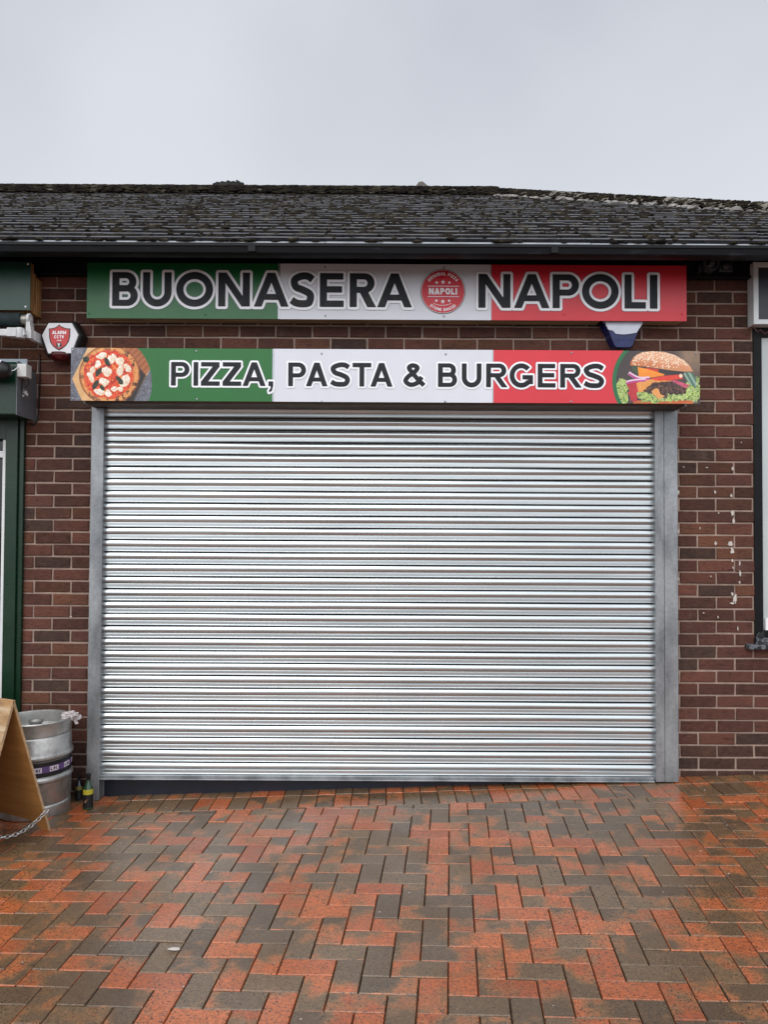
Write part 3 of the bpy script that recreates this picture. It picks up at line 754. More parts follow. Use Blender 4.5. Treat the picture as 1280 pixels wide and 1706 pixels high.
build('timber_frame', fr, M_wood, S1, bevel=.002)
big = [('B', 187, 229.8), ('U', 238.2, 286), ('O', 293.7, 355), ('N', 363.8, 416.5), ('A', 423.1, 481.3), ('S', 484, 523.8), ('E', 533, 573), ('R', 582.8, 627), ('A', 628.7, 686.7),
       ('N', 797.3, 850.8), ('A', 856.6, 915.9), ('P', 921, 965), ('O', 970, 1031), ('L', 1040.8, 1076.3), ('I', 1083, 1095.7)]
grp = []; zl = P(640, 512.3, SY).z; hl = P(640, 456.0, SY).z-zl
for ch, u, v in big: grp += place(ch, P(u, 485, SY).x, P(v, 485, SY).x, zl, hl, .212)
words = ((0, 9), (9, 15)); names = ('BUONASERA', 'NAPOLI'); per = [place(ch, P(u, 485, SY).x, P(v, 485, SY).x, zl, hl, .212) for ch, u, v in big]
M_vge = simple('vinyl_grey_edge', (150, 153, 168), .4, var=.03)
for (i0, i1), nm in zip(words, names):
    F, gx_, gz_ = field([g for q in per[i0:i1] for g in q], .0025, .03)
    build('lettering_edge', contour_mesh(MB(), F, gx_, gz_,   .0172, flat(SY-.003)), M_vge, S1, label='pale grey edge around the word '+nm)
    build('lettering_outline', contour_mesh(MB(), F, gx_, gz_, .0152, flat(SY-.0040)), M_lwht, S1, label='white outline of the word '+nm)
    build('lettering', contour_mesh(MB(), F, gx_, gz_, 0.0, flat(SY-.0055)), M_black, S1, label='dark capitals '+nm)
# round badge
bc = P(738.3, 486.0, SY); rb = 37.6/278.5
def circ(r_): return [[[(bc.x+r_*math.cos(R(q*3)), bc.z+r_*math.sin(R(q*3))) for q in range(120)]]]
def disc(r_, Y, m_, name, par):
    e = MB(); c_ = circ(r_)[0][0]; e.add([(p[0], Y, p[1]) for p in c_], [tuple(range(120))]); return build(name, e, m_, par)
bdg = disc(rb, SY-.003, M_black, 'badge', S1); bdg['label'] = 'round badge reading ORIGINAL PIZZA NAPOLI STONE BAKED'
disc(rb*.975, SY-.0038, M_lwht, 'badge_ring', bdg); disc(rb*.955, SY-.0046, simple('badge_red', (208, 38, 56), .35, var=.04), 'badge_face', bdg)
g = []; s1 = rb/400.0    # badge measured in zoomed pixels, radius 400
g += line('NAPOLI', bc.x, bc.z-52*s1, 112*s1, .24, .13)
g += arc_text('ORIGINAL PIZZA', bc.x, bc.z, 292*s1, 56*s1, .2, 90, True, .2)
g += arc_text('STONE BAKED', bc.x, bc.z, 300*s1, 50*s1, .2, -90, False, .2)
def star(x, z, r_): return [[(bc.x+(x+(r_ if q % 2 == 0 else r_*.42)*math.cos(R(90+36*q)))*s1, bc.z+(z+(r_ if q % 2 == 0 else r_*.42)*math.sin(R(90+36*q)))*s1) for q in range(10)]]
g += [star(-112, 160, 32), star(0, 170, 42), star(114, 160, 30), star(-116, -166, 32), star(-2, -180, 42), star(110, -166, 32)]
g += [[[(bc.x+x*s1, bc.z+z*s1) for x, z in ((-272, 91), (284, 91), (284, 99), (-272, 99))]], [[(bc.x+x*s1, bc.z+z*s1) for x, z in ((-274, -96), (282, -96), (282, -88), (-274, -88))]]]
g += [[[(bc.x+p[0]*s1, bc.z+p[1]*s1) for p in c_] for c_ in stroke(ell(-10, -60, 260, 190, 233, 307, 20), 7)]]
build('badge_lettering', text_mesh(g, .00095, 0.0003, flat(SY-.0054)), M_lwht, bdg)
for px, py in ((150, 441), (148, 522), (342, 442), (342, 524), (542, 445), (542, 526), (740, 446), (740, 527), (942, 445), (940, 524), (1139, 446), (1137, 523)):
    screw(px, py, SY-.0002, M_screw if 400 < px < 800 else (M_green if px < 400 else M_red), S1)

TY = -.302
tzt, tzb = P(640, 582, TY).z, P(640, 670, TY).z; ta, tb_ = P(117.5, 620, TY).x, P(1167, 630, TY).x
S2 = root('menu_sign', (0, -.29, tzb), 'lower shop sign reading PIZZA, PASTA & BURGERS with food pictures at both ends', 'sign')
y1, y2 = P(455.5, 630, TY).x, P(821.5, 630, TY).x
gp, rp = P(262, 630, TY).x, P(1018, 630, TY).x
M_green2 = panel_mat('sign_green_bright', (22, 104, 40)); GREEN2 = (22, 104, 40); RED2 = (212, 48, 62)
for (u, v, m_, lb) in ((gp, y1, M_green2, 'green board'), (y1, y2, M_wht, 'white board'), (y2, rp, M_red, 'red board')):
    e = MB(); e.box(u+(0 if u == gp else .0005), v-(0 if v == rp else .0005), TY, TY+.004, tzb, tzt); build('panel', e, m_, S2, label=lb)
for u, v in ((y1-.006, y1+.003), (y2-.002, y2+.004)): e = MB(); e.box(u, v, TY-.0016, TY-.0002, tzb+.001, tzt-.001); build('joint_strip', e, M_alu, S2)
e = MB(); e.box(ta+.03, tb_-.03, TY+.0045, -.284, tzt-.05, tzt-.02); e.box(ta+.03, tb_-.03, TY+.0045, -.284, tzb+.05, tzb+.08); build('mounting_rail', e, M_alu, S2)
sm = [('P', 285, 315.6), ('I', 322.5, 330.3), ('Z', 335, 366.3), ('Z', 371, 402.2), ('A', 404.4, 442.8), (',', 447.5, 455.5), ('P', 480.3, 510), ('A', 510, 546), ('S', 550.6, 583.4), ('T', 587.5, 618.8), ('A', 617.4, 654.4),
      ('&', 672.2, 707.8), ('B', 730, 761.9), ('U', 769.7, 802.5), ('R', 810.3, 846), ('G', 849.4, 888.4), ('E', 896.2, 926), ('R', 933.8, 969.7), ('S', 972.8, 1007)]
zl = P(640, 644.3, TY).z; hl = P(640, 605.0, TY).z-zl
per = [place(ch, P(u, 625, TY).x, P(v, 625, TY).x, zl, hl, .204) for ch, u, v in sm]
for i0, i1, nm in ((0, 6, 'PIZZA,'), (6, 11, 'PASTA'), (11, 12, '&'), (12, 19, 'BURGERS')):
    F, gx_, gz_ = field([g for q in per[i0:i1] for g in q], .002, .02)
    build('lettering_outline', contour_mesh(MB(), F, gx_, gz_, .0108, flat(TY-.003)), M_lwht, S2, label='white outline of '+nm)
    build('lettering', contour_mesh(MB(), F, gx_, gz_, 0.0, flat(TY-.0042)), M_black, S2, label='dark capitals '+nm)

# printed food pictures: colour painted on the vertices of a fine flat grid
s = NT('printed_picture'); s.set(Base_Color=s.attr('tint').outputs['Color'], Roughness=.32); M_print = s.m
def vnoise(X, Y, sc, seed):
    r_ = np.random.RandomState(seed); n = 64; g_ = r_.rand(n, n)
    x = X/sc; y = Y/sc; xi = np.floor(x).astype(int); yi = np.floor(y).astype(int); fx = x-xi; fy = y-yi; fx = fx*fx*(3-2*fx); fy = fy*fy*(3-2*fy)
    q = lambda a_, b__: g_[b__ % n, a_ % n]
    return (q(xi, yi)*(1-fx)+q(xi+1, yi)*fx)*(1-fy)+(q(xi, yi+1)*(1-fx)+q(xi+1, yi+1)*fx)*fy
def fbm(X, Y, sc, seed): return .5*vnoise(X, Y, sc, seed)+.3*vnoise(X, Y, sc/2, seed+1)+.2*vnoise(X, Y, sc/4, seed+2)
class Paint:
    def __init__(s, X, Y): s.X, s.Y = X, Y; s.I = np.zeros(X.shape+(3,))
    def fill(s, mask, c, c2=None, n=None):
        m = np.clip(mask, 0, 1)[..., None]; c = np.array(c, float)
        if c2 is not None: c = c*(1-n[..., None])+np.array(c2, float)*n[..., None]
        s.I = s.I*(1-m)+c*m
    def pm(s, pts, soft=6, wob=0, seed=0):
        g_ = [pts]; X = s.X+(vnoise(s.X, s.Y, 40, seed)-.5)*wob; Y = s.Y+(vnoise(s.X, s.Y, 40, seed+9)-.5)*wob
        return np.clip(.5-sdf_part(X, Y, g_)/soft, 0, 1)
    def em(s, cx, cy, rx, ry, ang=0, soft=.08, wob=0, seed=0):
        a_ = R(ang); X = s.X-cx+(vnoise(s.X, s.Y, 45, seed)-.5)*wob; Y = s.Y-cy+(vnoise(s.X, s.Y, 45, seed+5)-.5)*wob
        u = (X*math.cos(a_)+Y*math.sin(a_))/rx; v_ = (-X*math.sin(a_)+Y*math.cos(a_))/ry; return np.clip((1-np.sqrt(u*u+v_*v_))/soft+.5, 0, 1)
def picture(name, px0, px1, fn, ox, oy, sc, parent, label):
    x0, x1 = P(px0, 625, TY).x, P(px1, 625, TY).x; nx, nz_ = int((x1-x0)/.00125), int((tzt-tzb)/.00125)
    gx_ = np.linspace(x0, x1, nx); gz_ = np.linspace(tzt, tzb, nz_)
    ppx = 1282/(TY-CAM.y); cx, cz = P(640, 853, TY).x, P(640, 853, TY).z
    XX, ZZ = np.meshgrid(gx_, gz_)
    # inverse of P on this plane, small roll included
    dx = (XX-cx)*ppx; dz_ = -(ZZ-cz)*ppx; ro = R(ROLL); pxx = 640+dx*math.cos(ro)-dz_*math.sin(ro); pyy = 853+dx*math.sin(ro)+dz_*math.cos(ro)
    p = Paint((pxx-ox)*sc, (pyy-oy)*sc); fn(p); I = np.clip(p.I, 0, 255)/255.0; I = np.where(I <= .04045, I/12.92, ((I+.055)/1.055)**2.4)
    me = bpy.data.meshes.new(name); v_ = np.stack([XX, np.full(XX.shape, TY), ZZ], -1).reshape(-1, 3)-np.array(ORG[parent]); fs = []
    idx = np.arange(nx*nz_).reshape(nz_, nx); fs = np.stack([idx[:-1, :-1], idx[1:, :-1], idx[1:, 1:], idx[:-1, 1:]], -1).reshape(-1, 4)
    me.from_pydata(v_.tolist(), [], fs.tolist()); me.materials.append(M_print)
    ca_ = me.color_attributes.new('tint', 'FLOAT_COLOR', 'POINT'); ca_.data.foreach_set('color', np.concatenate([I.reshape(-1, 3), np.ones((nx*nz_, 1))], 1).ravel())
    o = bpy.data.objects.new(name, me); C.objects.link(o); o.parent = parent; ORG[o] = ORG[parent]; o['label'] = label
    e = MB(); e.box(x0, x1, TY+.0004, TY+.004, tzb, tzt); build('picture_backing', e, M_alu, parent)
def pizza(p):
    X, Y = p.X, p.Y; n1 = fbm(X, Y, 60, 1); n2 = fbm(X, Y, 25, 5); n3 = vnoise(X, Y, 12, 8); one = np.ones(X.shape)
    p.fill(one, (62, 64, 74), (140, 142, 156), np.clip(n3*.6+n1*.6-.1, 0, 1))
    p.fill(p.pm([(265, 140), (980, 140), (1110, 420), (870, 870), (200, 870), (60, 560)], 6), (232, 190, 138), (206, 156, 100), n1)
    p.fill(p.pm([(760, 140), (980, 140), (1110, 420), (1030, 530), (900, 400)], 8), (186, 112, 66), (140, 76, 40), (np.sin((X+Y)*.07)*.5+.5)*.6+n1*.4)
    p.fill(p.pm([(930, 380), (1050, 520), (880, 870), (760, 870), (880, 700)], 30), (34, 26, 24))
    p.fill(p.em(560, 505, 402, 392, 0, .03, 24, 3), (232, 162, 92), (196, 104, 44), n2)
    d = np.hypot((X-560)/402, (Y-505)/392); ang = np.arctan2(Y-505, X-560)
    p.fill(np.clip(1-np.abs(d-.9)*12, 0, 1)*n1*.9, (246, 196, 128)); p.fill(np.clip((d-.95)*18, 0, 1)*(d < 1.02)*.7, (120, 62, 26))
    ch = np.clip((fbm(X, Y, 42, 21)-.56)*12, 0, 1)*(d > .80)*(d < 1.0); p.fill(ch*.9*np.where(ang > -.9, 1, .5)*np.where(np.abs(ang) < 1.9, 1, .55), (70, 30, 20))
    p.fill(p.em(545, 500, 338, 325, 0, .05, 40, 6), (206, 44, 26), (236, 96, 42), np.clip(n2*1.7-.35, 0, 1))
    p.fill((np.clip((fbm(X, Y, 26, 61)-.55)*8, 0, 1)*p.em(545, 500, 330, 320, 0, .05)), (158, 16, 18)); p.fill(np.clip((fbm(X, Y, 30, 33)-.62)*9, 0, 1)*p.em(545, 500, 320, 310), (246, 150, 70))
    for k_, (x, y, a_, b__, r_) in enumerate([(455, 248, 70, 36, -10), (580, 300, 55, 60, 20), (700, 320, 50, 62, 25), (620, 270, 36, 40, 0), (405, 368, 46, 46, 0), (520, 462, 62, 56, 30), (330, 440, 36, 50, 10), (315, 540, 36, 80, -28), (700, 440, 42, 78, 5), (815, 430, 38, 48, -20), (770, 380, 26, 30, 0), (765, 590, 60, 82, 10), (488, 602, 66, 50, 15), (625, 695, 42, 38, 0), (700, 690, 46, 30, 5), (425, 735, 72, 46, 5), (545, 750, 40, 38, 30)]):
        p.fill(p.em(x, y, a_*1.08, b__*1.08, r_, .1, 34, k_+40), (238, 190, 150)); p.fill(p.em(x, y, a_, b__, r_, .12, 34, k_+40), (250, 244, 234), (222, 196, 166), np.clip(n2*1.8-.5+((X-x)/a_-(y-Y)/b__)*.18, 0, 1))
    for (x, y, a_, b__, r_) in [(245, 300, 46, 44, 0), (530, 335, 30, 62, -28), (412, 470, 32, 66, 32), (695, 585, 30, 70, -40), (375, 640, 30, 66, 32), (465, 680, 26, 46, -35)]:
        p.fill(p.em(x, y, a_, b__, r_, .1, 14, 7), (22, 32, 22), (56, 76, 48), np.clip((n3-.4)*1.6, 0, 1))
    cx, cy, rr_ = 470, 620, 661.0
    p.fill(np.clip((np.hypot(X-cx, Y-cy)-rr_)/8+.5, 0, 1), GREEN2)
def burger(p):
    X, Y = p.X, p.Y; n1 = fbm(X, Y, 90, 2); n2 = fbm(X, Y, 26, 6); n3 = vnoise(X, Y, 14, 9); n4 = vnoise(X, Y, 20, 77); one = np.ones(X.shape)
    p.fill(one, (58, 52, 56), (84, 72, 68), n1); p.fill(np.clip((X-820)/200, 0, 1)*np.clip((620-Y)/300, 0, 1), (158, 132, 108), (120, 96, 78), n1)
    rg = 1-np.abs(fbm(X*1.0, Y*1.3, 34, 71)-.5)*5.0; rg2 = 1-np.abs(fbm(X*1.2, Y, 24, 91)-.47)*5.5
    def leaf(m, s_=0):
        p.fill(m, (36, 66, 22), (128, 166, 58), np.clip(n2*1.7-.35, 0, 1)); p.fill(m*np.clip(rg, 0, 1)*.85, (206, 224, 128)); p.fill(m*np.clip(rg2-.3, 0, 1)*.8, (238, 244, 200))
    leaf(p.em(150, 760, 100, 190, 0, .1, 70, 1)); leaf(p.em(1100, 700, 110, 190, 0, .1, 70, 2)); p.fill(p.pm([(960, 470), (1100, 480), (1150, 560), (1140, 690), (1060, 640)], 14, 20), (70, 106, 92), (150, 178, 160), (np.sin(X*.09-Y*.05)*.5+.5))
    p.fill(p.pm([(300, 850), (1100, 850), (1100, 930), (300, 930)], 8), (214, 116, 66), (178, 84, 44), n2)
    p.fill(p.pm([(200, 600), (460, 560), (400, 760), (330, 880), (260, 860), (230, 700)], 10, 40), (160, 32, 50), (214, 66, 70), n2)
    p.fill(p.pm([(640, 430), (1000, 450), (960, 520), (700, 520)], 10), (44, 42, 46), (70, 60, 60), n2); p.fill(p.pm([(280, 380), (400, 400), (380, 500), (300, 470)], 10), (86, 104, 70), (40, 56, 40), n2)
    p.fill(p.pm([(340, 620), (470, 570), (640, 560), (820, 590), (720, 640), (560, 640), (430, 740), (370, 740)], 8), (240, 176, 98), (222, 142, 66), n2)
    p.fill(p.pm([(440, 720), (520, 640), (640, 598), (790, 595), (900, 640), (1010, 690), (1000, 750), (800, 800), (600, 760)], 10, 30), (40, 26, 28), (134, 92, 76), np.clip(fbm(X, Y, 20, 55)*2.2-.75+(700-Y)*.0012, 0, 1))
    p.fill(p.pm([(540, 730), (610, 680), (650, 700), (660, 760), (730, 800), (640, 840), (580, 800)], 8, 14), (230, 160, 92))
    p.fill(p.pm([(800, 580), (880, 580), (1060, 650), (1000, 690)], 6), (176, 50, 84), (220, 110, 140), n2)
    p.fill(p.pm([(470, 410), (640, 430), (640, 470), (480, 450)], 6), (206, 62, 44)); p.fill(p.pm([(360, 400), (480, 425), (720, 498), (715, 515), (540, 545), (375, 528)], 6), (250, 160, 56), (236, 130, 44), n1)
    p.fill(p.pm([(530, 555), (700, 520), (950, 500), (965, 560), (760, 585), (600, 585)], 6), (236, 84, 60), (206, 50, 42), n2); p.fill(p.em(940, 520, 24, 26), (246, 214, 190))
    for (A, w_) in (([(240, 480), (320, 530), (400, 555), (520, 550)], 46), ([(205, 610), (290, 590), (380, 580), (470, 575)], 44)):
        m = p.pm(stroke(spline(A), w_)[0], 6); p.fill(m, (232, 206, 222)); p.fill(p.pm(stroke(spline([(x, y+w_*.24) for x, y in A]), w_*.5)[0], 6), (186, 62, 140))
    leaf(p.pm([(340, 800), (370, 740), (480, 735), (560, 780), (640, 830), (760, 820), (790, 770), (960, 775), (1100, 720), (1160, 800), (1080, 850), (960, 850), (800, 860), (640, 890), (420, 870)], 12, 50, 5))
    bun = [(262, 378), (270, 330), (310, 270), (370, 225), (440, 200), (560, 188), (720, 198), (860, 240), (980, 310), (1060, 385), (1105, 460), (980, 462), (800, 445), (640, 420), (450, 395)]
    m = p.pm(bun, 8); sh = np.clip((Y-200-(X-260)*.18)/170, 0, 1); p.fill(m, (240, 184, 146), (190, 100, 56), np.clip(sh*.8+n1*.3-.05, 0, 1)); p.fill(m*np.clip(n3-.55, 0, 1)*.6, (250, 214, 180))
    p.fill(m*np.clip((330-X)/60, 0, 1)*.5, (206, 104, 60))
    p.fill(m*np.clip((Y-(385+(X-262)*.09)+20)/20, 0, 1), (206, 150, 104))
    r_ = np.random.RandomState(5)
    for q in range(300):
        x = r_.uniform(300, 1050); y = r_.uniform(200, 420)
        if y > 200+(x-262)*.09+120 and r_.rand() < .6: continue
        an = r_.uniform(-70, 40); p.fill(p.em(x+2, y+4, 12, 6, an, .4)*m*.6, (150, 78, 44)); p.fill(p.em(x, y, 12, 6, an, .4)*m, (254, 232, 206))
    cx, cy, ra, rb_ = 660, 600, 640.0, 588.0
    dd = np.hypot(X-cx, Y-cy); p.fill(np.clip((dd-rb_)/7+.5, 0, 1)*(X < cx), (34, 108, 66)); p.fill(np.clip((dd-ra)/7+.5, 0, 1)*(X < cx), RED2)
picture('pizza_picture', 117.5, 262, pizza, 110, 560, 8.0, S2, 'printed picture of a margherita pizza on a wooden board')
picture('burger_picture', 1018, 1167, burger, 1020, 560, 8.0, S2, 'printed picture of a cheeseburger with lettuce and a sesame bun')
for px, py in ((121, 583), (121, 664), (327, 585), (328, 665), (536, 589), (536, 669), (743, 590), (742, 669), (953, 588), (952, 669), (1160, 589), (1159, 669)):
    screw(px, py, TY-.0002, M_screw, S2, .006)

# ------------------------------------------------------------------ alarm boxes
M_blk = simple('black_plastic', (16, 17, 20), .45, var=.3); M_rdl = simple('red_lens', (70, 6, 12), .15, var=.3)
AY = -.115
ap = P(99, 562, AY)
AB = root('alarm_box', (ap.x, 0, ap.z), 'hexagonal white and black ALARM CCTV bell box with red shield on the left pillar', 'alarm box')
hx = [(69, 558.4), (80.3, 538), (118.8, 538), (130, 557.8), (118.5, 588.5), (79.4, 588.8)]
def hexp(sc, Y, dx=0, dz_=0):
    o = []
    for px, py in hx: p = P(px, py, AY); o.append((ap.x+(p.x-ap.x)*sc+dx, Y, ap.z+(p.z-ap.z)*sc+dz_))
    return o
def loft(rings):
    m = MB(); n = len(rings[0]); v_ = [q for r_ in rings for q in r_]; f_ = [tuple(range(n)), tuple(range(len(v_)-1, len(v_)-n-1, -1))]
    for k_ in range(len(rings)-1):
        for i in range(n): j = (i+1) % n; f_.append((k_*n+i, (k_+1)*n+i, (k_+1)*n+j, k_*n+j))
    return m.add(v_, f_)
build('housing', loft([hexp(1.05, AY+.010), hexp(1.17, AY+.022), hexp(1.22, -.03), hexp(1.15, -.008)]), M_blk, AB, bevel=.003)
fp = build('face_plate', loft([hexp(.985, AY), hexp(1.0, AY+.003), hexp(1.0, AY+.0098)]), simple('alarm_white', (226, 226, 230), .4, var=.05, scale=30), AB)
def az2(u, v_): p = P(60+u/16, 520+v_/16, AY); return (p.x, p.z)
sh = [az2(*q) for q in [(615, 328), (660, 375), (740, 410), (830, 432), (912, 438), (905, 640), (870, 780), (800, 890), (700, 975), (605, 1022), (520, 975), (430, 900), (370, 800), (342, 660), (335, 438), (410, 432), (500, 410), (570, 370)]]
ctr = az2(618, 650)
def shp(sc, Y): return [(ctr[0]+(x-ctr[0])*sc, Y, ctr[1]+(z-ctr[1])*sc) for x, z in sh]
e = MB(); e.add(shp(1, AY-.001), [tuple(range(len(sh)))]); shd = build('shield_border', e, M_blk, fp)
e = MB(); e.add(shp(.91, AY-.0018), [tuple(range(len(sh)))]); shf = build('shield_sticker', e, simple('shield_red', (198, 56, 58), .4, var=.08, scale=30), fp)
g = []
pz = lambda v_: az2(600, v_)[1]
hA = pz(500)-pz(590); g += line('ALARM', az2(615, 500)[0], pz(590), hA, .21, .06); hC = pz(620)-pz(700); g += line('CCTV', az2(612, 600)[0], pz(702), hC, .21, .08)
g += line('.CO.UK', az2(612, 700)[0], pz(772), (pz(740)-pz(772)), .2, .1)
build('shield_lettering', text_mesh(g, .0006, .0001, flat(AY-.0026)), M_lwht, fp, label='white lettering ALARM CCTV .co.uk')
e = MB(); a, b_ = az2(540, 820), az2(670, 945); e.box(a[0], b_[0], AY-.0026, AY-.0019, b_[1], a[1]); build('shield_mark', e, M_blk, fp)
e = MB(); a, b_ = az2(570, 838), az2(640, 862); e.box(a[0], b_[0], AY-.0033, AY-.0027, b_[1], a[1]); a, b_ = az2(592, 862), az2(618, 912); e.box(a[0], b_[0], AY-.0033, AY-.0027, b_[1], a[1]); a, b_ = az2(562, 926), az2(655, 934); e.box(a[0], b_[0], AY-.0033, AY-.0027, b_[1], a[1]); build('shield_mark', e, M_lwht, fp, label='small white emblem on the black square')
p = P(101, 594, -.08); e = MB(); e.lathe([(.064, .016), (.064, 0), (.060, -.018), (.045, -.032), (.02, -.040), (0, -.041)], (p.x, -.068, p.z+.004), 28, 'Z'); build('red_lens', e, M_rdl, AB, smooth=50)

BY = -.088
def bp(u, v_, Y=BY): p = P(980+u/10.667, 500+v_/10.667, BY); return (p.x, Y, p.z)
BB = root('alarm_box', bp(640, 560, 0), 'white alarm box with dark blue base under the right end of the upper sign', 'alarm box')
M_bw = simple('alarm_pale', (206, 212, 226), .35, var=.06); M_bl = simple('alarm_blue', (16, 32, 92), .3, var=.3, scale=20)
fw = [(270, 180), (1010, 180), (985, 400), (960, 440), (900, 530), (870, 580), (760, 600), (640, 612), (500, 600), (455, 548), (370, 525), (330, 440)]
e = loft([[bp(u, v_) for u, v_ in fw[::-1]], [bp(640+(u-640)*1.03, 400+(v_-400)*1.02, BY+.012) for u, v_ in fw[::-1]], [bp(640+(u-640)*1.03, 400+(v_-400)*1.02, -.03) for u, v_ in fw[::-1]]]); build('cover', e, M_bw, BB, bevel=.002)
fw2 = [(310, 420), (340, 500), (380, 560), (430, 700), (485, 815), (520, 835), (760, 835), (808, 800), (850, 690), (890, 600), (960, 450), (985, 330), (960, 330), (320, 330)]
e = loft([[bp(640+(u-640)*.97, v_, BY+.006) for u, v_ in fw2[::-1]], [bp(u, v_, BY+.014) for u, v_ in fw2[::-1]], [bp(640+(u-640)*1.1, v_, -.008) for u, v_ in fw2[::-1]]]); build('base', e, M_bl, BB, bevel=.002)
e = MB(); a = bp(500, 708, BY); b_ = bp(830, 704, BY); e.tube([(a[0], BY+.006, a[2]), (b_[0], BY+.006, b_[2])], .0016, 6); build('ridge_line', e, simple('blue_edge', (50, 70, 130), .3), BB)

# ------------------------------------------------------------------ lamps on the eaves beam
M_ldk = simple('lamp_dark', (34, 39, 48), .4, var=.2); M_lring = simple('lamp_ring', (62, 68, 78), .35, var=.2); M_lens = simple('lamp_lens', (30, 34, 40), .1)
p = P(1183, 441, -.06); LP = root('bulkhead_lamp', (p.x, -.045, p.z), 'unlit round dark bulkhead lamp on the beam right of the red sign board', 'lamp')
e = MB(); e.lathe([(.050, 0), (.050, -.03), (.046, -.05), (.036, -.052), (.034, -.040)], (p.x, -.0455, p.z), 32, 'Y', cap=False); build('ring', e, M_lring, LP, smooth=40)
e = MB(); e.lathe([(.034, -.038), (.025, -.047), (0, -.052)], (p.x, -.0455, p.z), 24, 'Y', cap=False); build('lens', e, M_lens, LP, smooth=60)
e = MB(); e.tube([(p.x-.012, -.102, p.z-.008), (p.x+.014, -.102, p.z-.004)], .003, 6); e.tube([(p.x-.012, -.102, p.z+.004), (p.x+.012, -.102, p.z+.008)], .002, 6); build('filament_guard', e, simple('guard', (120, 122, 126), .4), LP)
e = MB(); e.box(p.x-.072, p.x-.058, -.08, -.046, p.z-.05, p.z-.01); build('bracket', e, M_lring, LP, bevel=.003)
p = P(1210, 443, -.06); LQ = root('sensor_box', (p.x, -.045, p.z), 'square dark box with a round dome beside the bulkhead lamp', 'sensor')
e = MB(); e.box(p.x-.042, p.x+.042, -.066, -.0455, p.z-.038, p.z+.038); build('base_plate', e, M_lring, LQ, bevel=.005)
e = MB(); e.lathe([(.033, 0), (.032, -.012), (.024, -.022), (.01, -.027), (0, -.028)], (p.x, -.0665, p.z), 28, 'Y', cap=False); build('dome', e, M_ldk, LQ, smooth=60)

# ------------------------------------------------------------------ neighbouring signs
NY = -.165; nx1 = P(50, 480, NY).x; nzt, nzb = P(30, 436, NY).z, P(30, 516.5, NY).z
NS = root('fascia_sign', (nx1, 0, nzb), 'plain dark green sign board with orange timber side at the left edge', 'sign')
e = MB(); e.box(-4.6, nx1, NY, NY+.006, nzb, nzt); build('panel', e, panel_mat('neighbour_green', (30, 66, 56)), NS)
e = MB(); e.box(-4.6, nx1-.002, NY+.0065, -.115, nzb+.002, nzt-.002); e.box(-4.6, nx1-.004, -.112, -.079, nzb-.004, nzt-.05); e.box(-4.6, nx1-.001, -.0775, -.009, nzb-.008, nzt-.07); build('timber_frame', e, M_orw, NS, bevel=.003)
for px, py in ((46, 440), (42, 511)): screw(px, py, NY-.0002, M_lwht, NS, .006)
DY = -.085; dx0 = P(1256, 490, DY).x; dzt, dzb = P(1270, 437, DY).z, P(1270, 540.5, DY).z
DS = root('fascia_sign', (dx0, 0, dzb), 'dark grey sign in a white metal frame at the right edge', 'sign')
e = MB(); e.box(dx0+.03, 5.0, DY+.004, -.02, dzb+.03, dzt-.03); build('panel', e, simple('slate_panel', (58, 62, 72), .4, var=.1, scale=4), DS)
e = MB(); k_ = .030; ex = 5.03
e.prism([(dx0, 0, dzb), (dx0, 0, dzt), (dx0+k_, 0, dzt-k_), (dx0+k_, 0, dzb+k_)], (0, DY-.006, 0), (0, -.009, 0)); e.prism([(dx0, 0, dzt), (ex, 0, dzt), (ex-k_, 0, dzt-k_), (dx0+k_, 0, dzt-k_)], (0, DY-.006, 0), (0, -.009, 0))
e.prism([(ex, 0, dzb), (dx0, 0, dzb), (dx0+k_, 0, dzb+k_), (ex-k_, 0, dzb+k_)], (0, DY-.006, 0), (0, -.009, 0)); e.prism([(ex, 0, dzt), (ex, 0, dzb), (ex-k_, 0, dzb+k_), (ex-k_, 0, dzt-k_)], (0, DY-.006, 0), (0, -.009, 0))
build('frame', e, simple('white_metal', (216, 222, 226), .35, var=.06), DS, bevel=.003)
e = MB(); q = [P(1247, 543, -.015), P(1252, 545, -.02), P(1258, 547, -.04), P(1263, 553, -.05), P(1268, 549, -.05), P(1275, 556, -.05), P(1283, 552, -.05), P(1300, 549, -.05)]
e.tube([Vector(v_) for v_ in q], .004, 6); tag(build('cable', e, simple('dull_red_cable', (96, 62, 66), .5), smooth=60, org=q[3]), 'loose dull red cable under the dark sign at the right edge', 'cable')

# ------------------------------------------------------------------ left neighbour: awning, shutter box, shopfront
M_dkg = simple('awning_fabric', (16, 34, 38), .8, var=.3, scale=12); M_armw = simple('awning_arm_white', (198, 200, 202), .35, var=.15, scale=14)
WYa = -.20; ax = P(44, 533, WYa)
AW = root('awning', (ax.x, 0, ax.z), 'rolled dark green awning with white folding arm under the green sign', 'awning')
p = P(36, 533, WYa); e = MB(); e.lathe([(.041, -2.4), (.041, 0)], (p.x, WYa, p.z), 28, 'X'); build('fabric_roll', e, M_dkg, AW, smooth=40)
e = MB(); e.lathe([(.028, -.004), (.029, .0), (.030, .034), (.026, .036)], (p.x, WYa, p.z), 24, 'X'); build('roll_cap', e, simple('cap_metal', (150, 148, 142), .35, .5), AW, smooth=40)
p = P(49, 531.5, WYa); e = MB(); e.lathe([(.027, -.008), (.032, -.004), (.032, .008), (.029, .012), (.012, .012), (.010, .016), (0, .016)], (p.x-.004, WYa, p.z), 26, 'X')
q0, q1 = P(47, 541, WYa), P(50, 564, WYa)
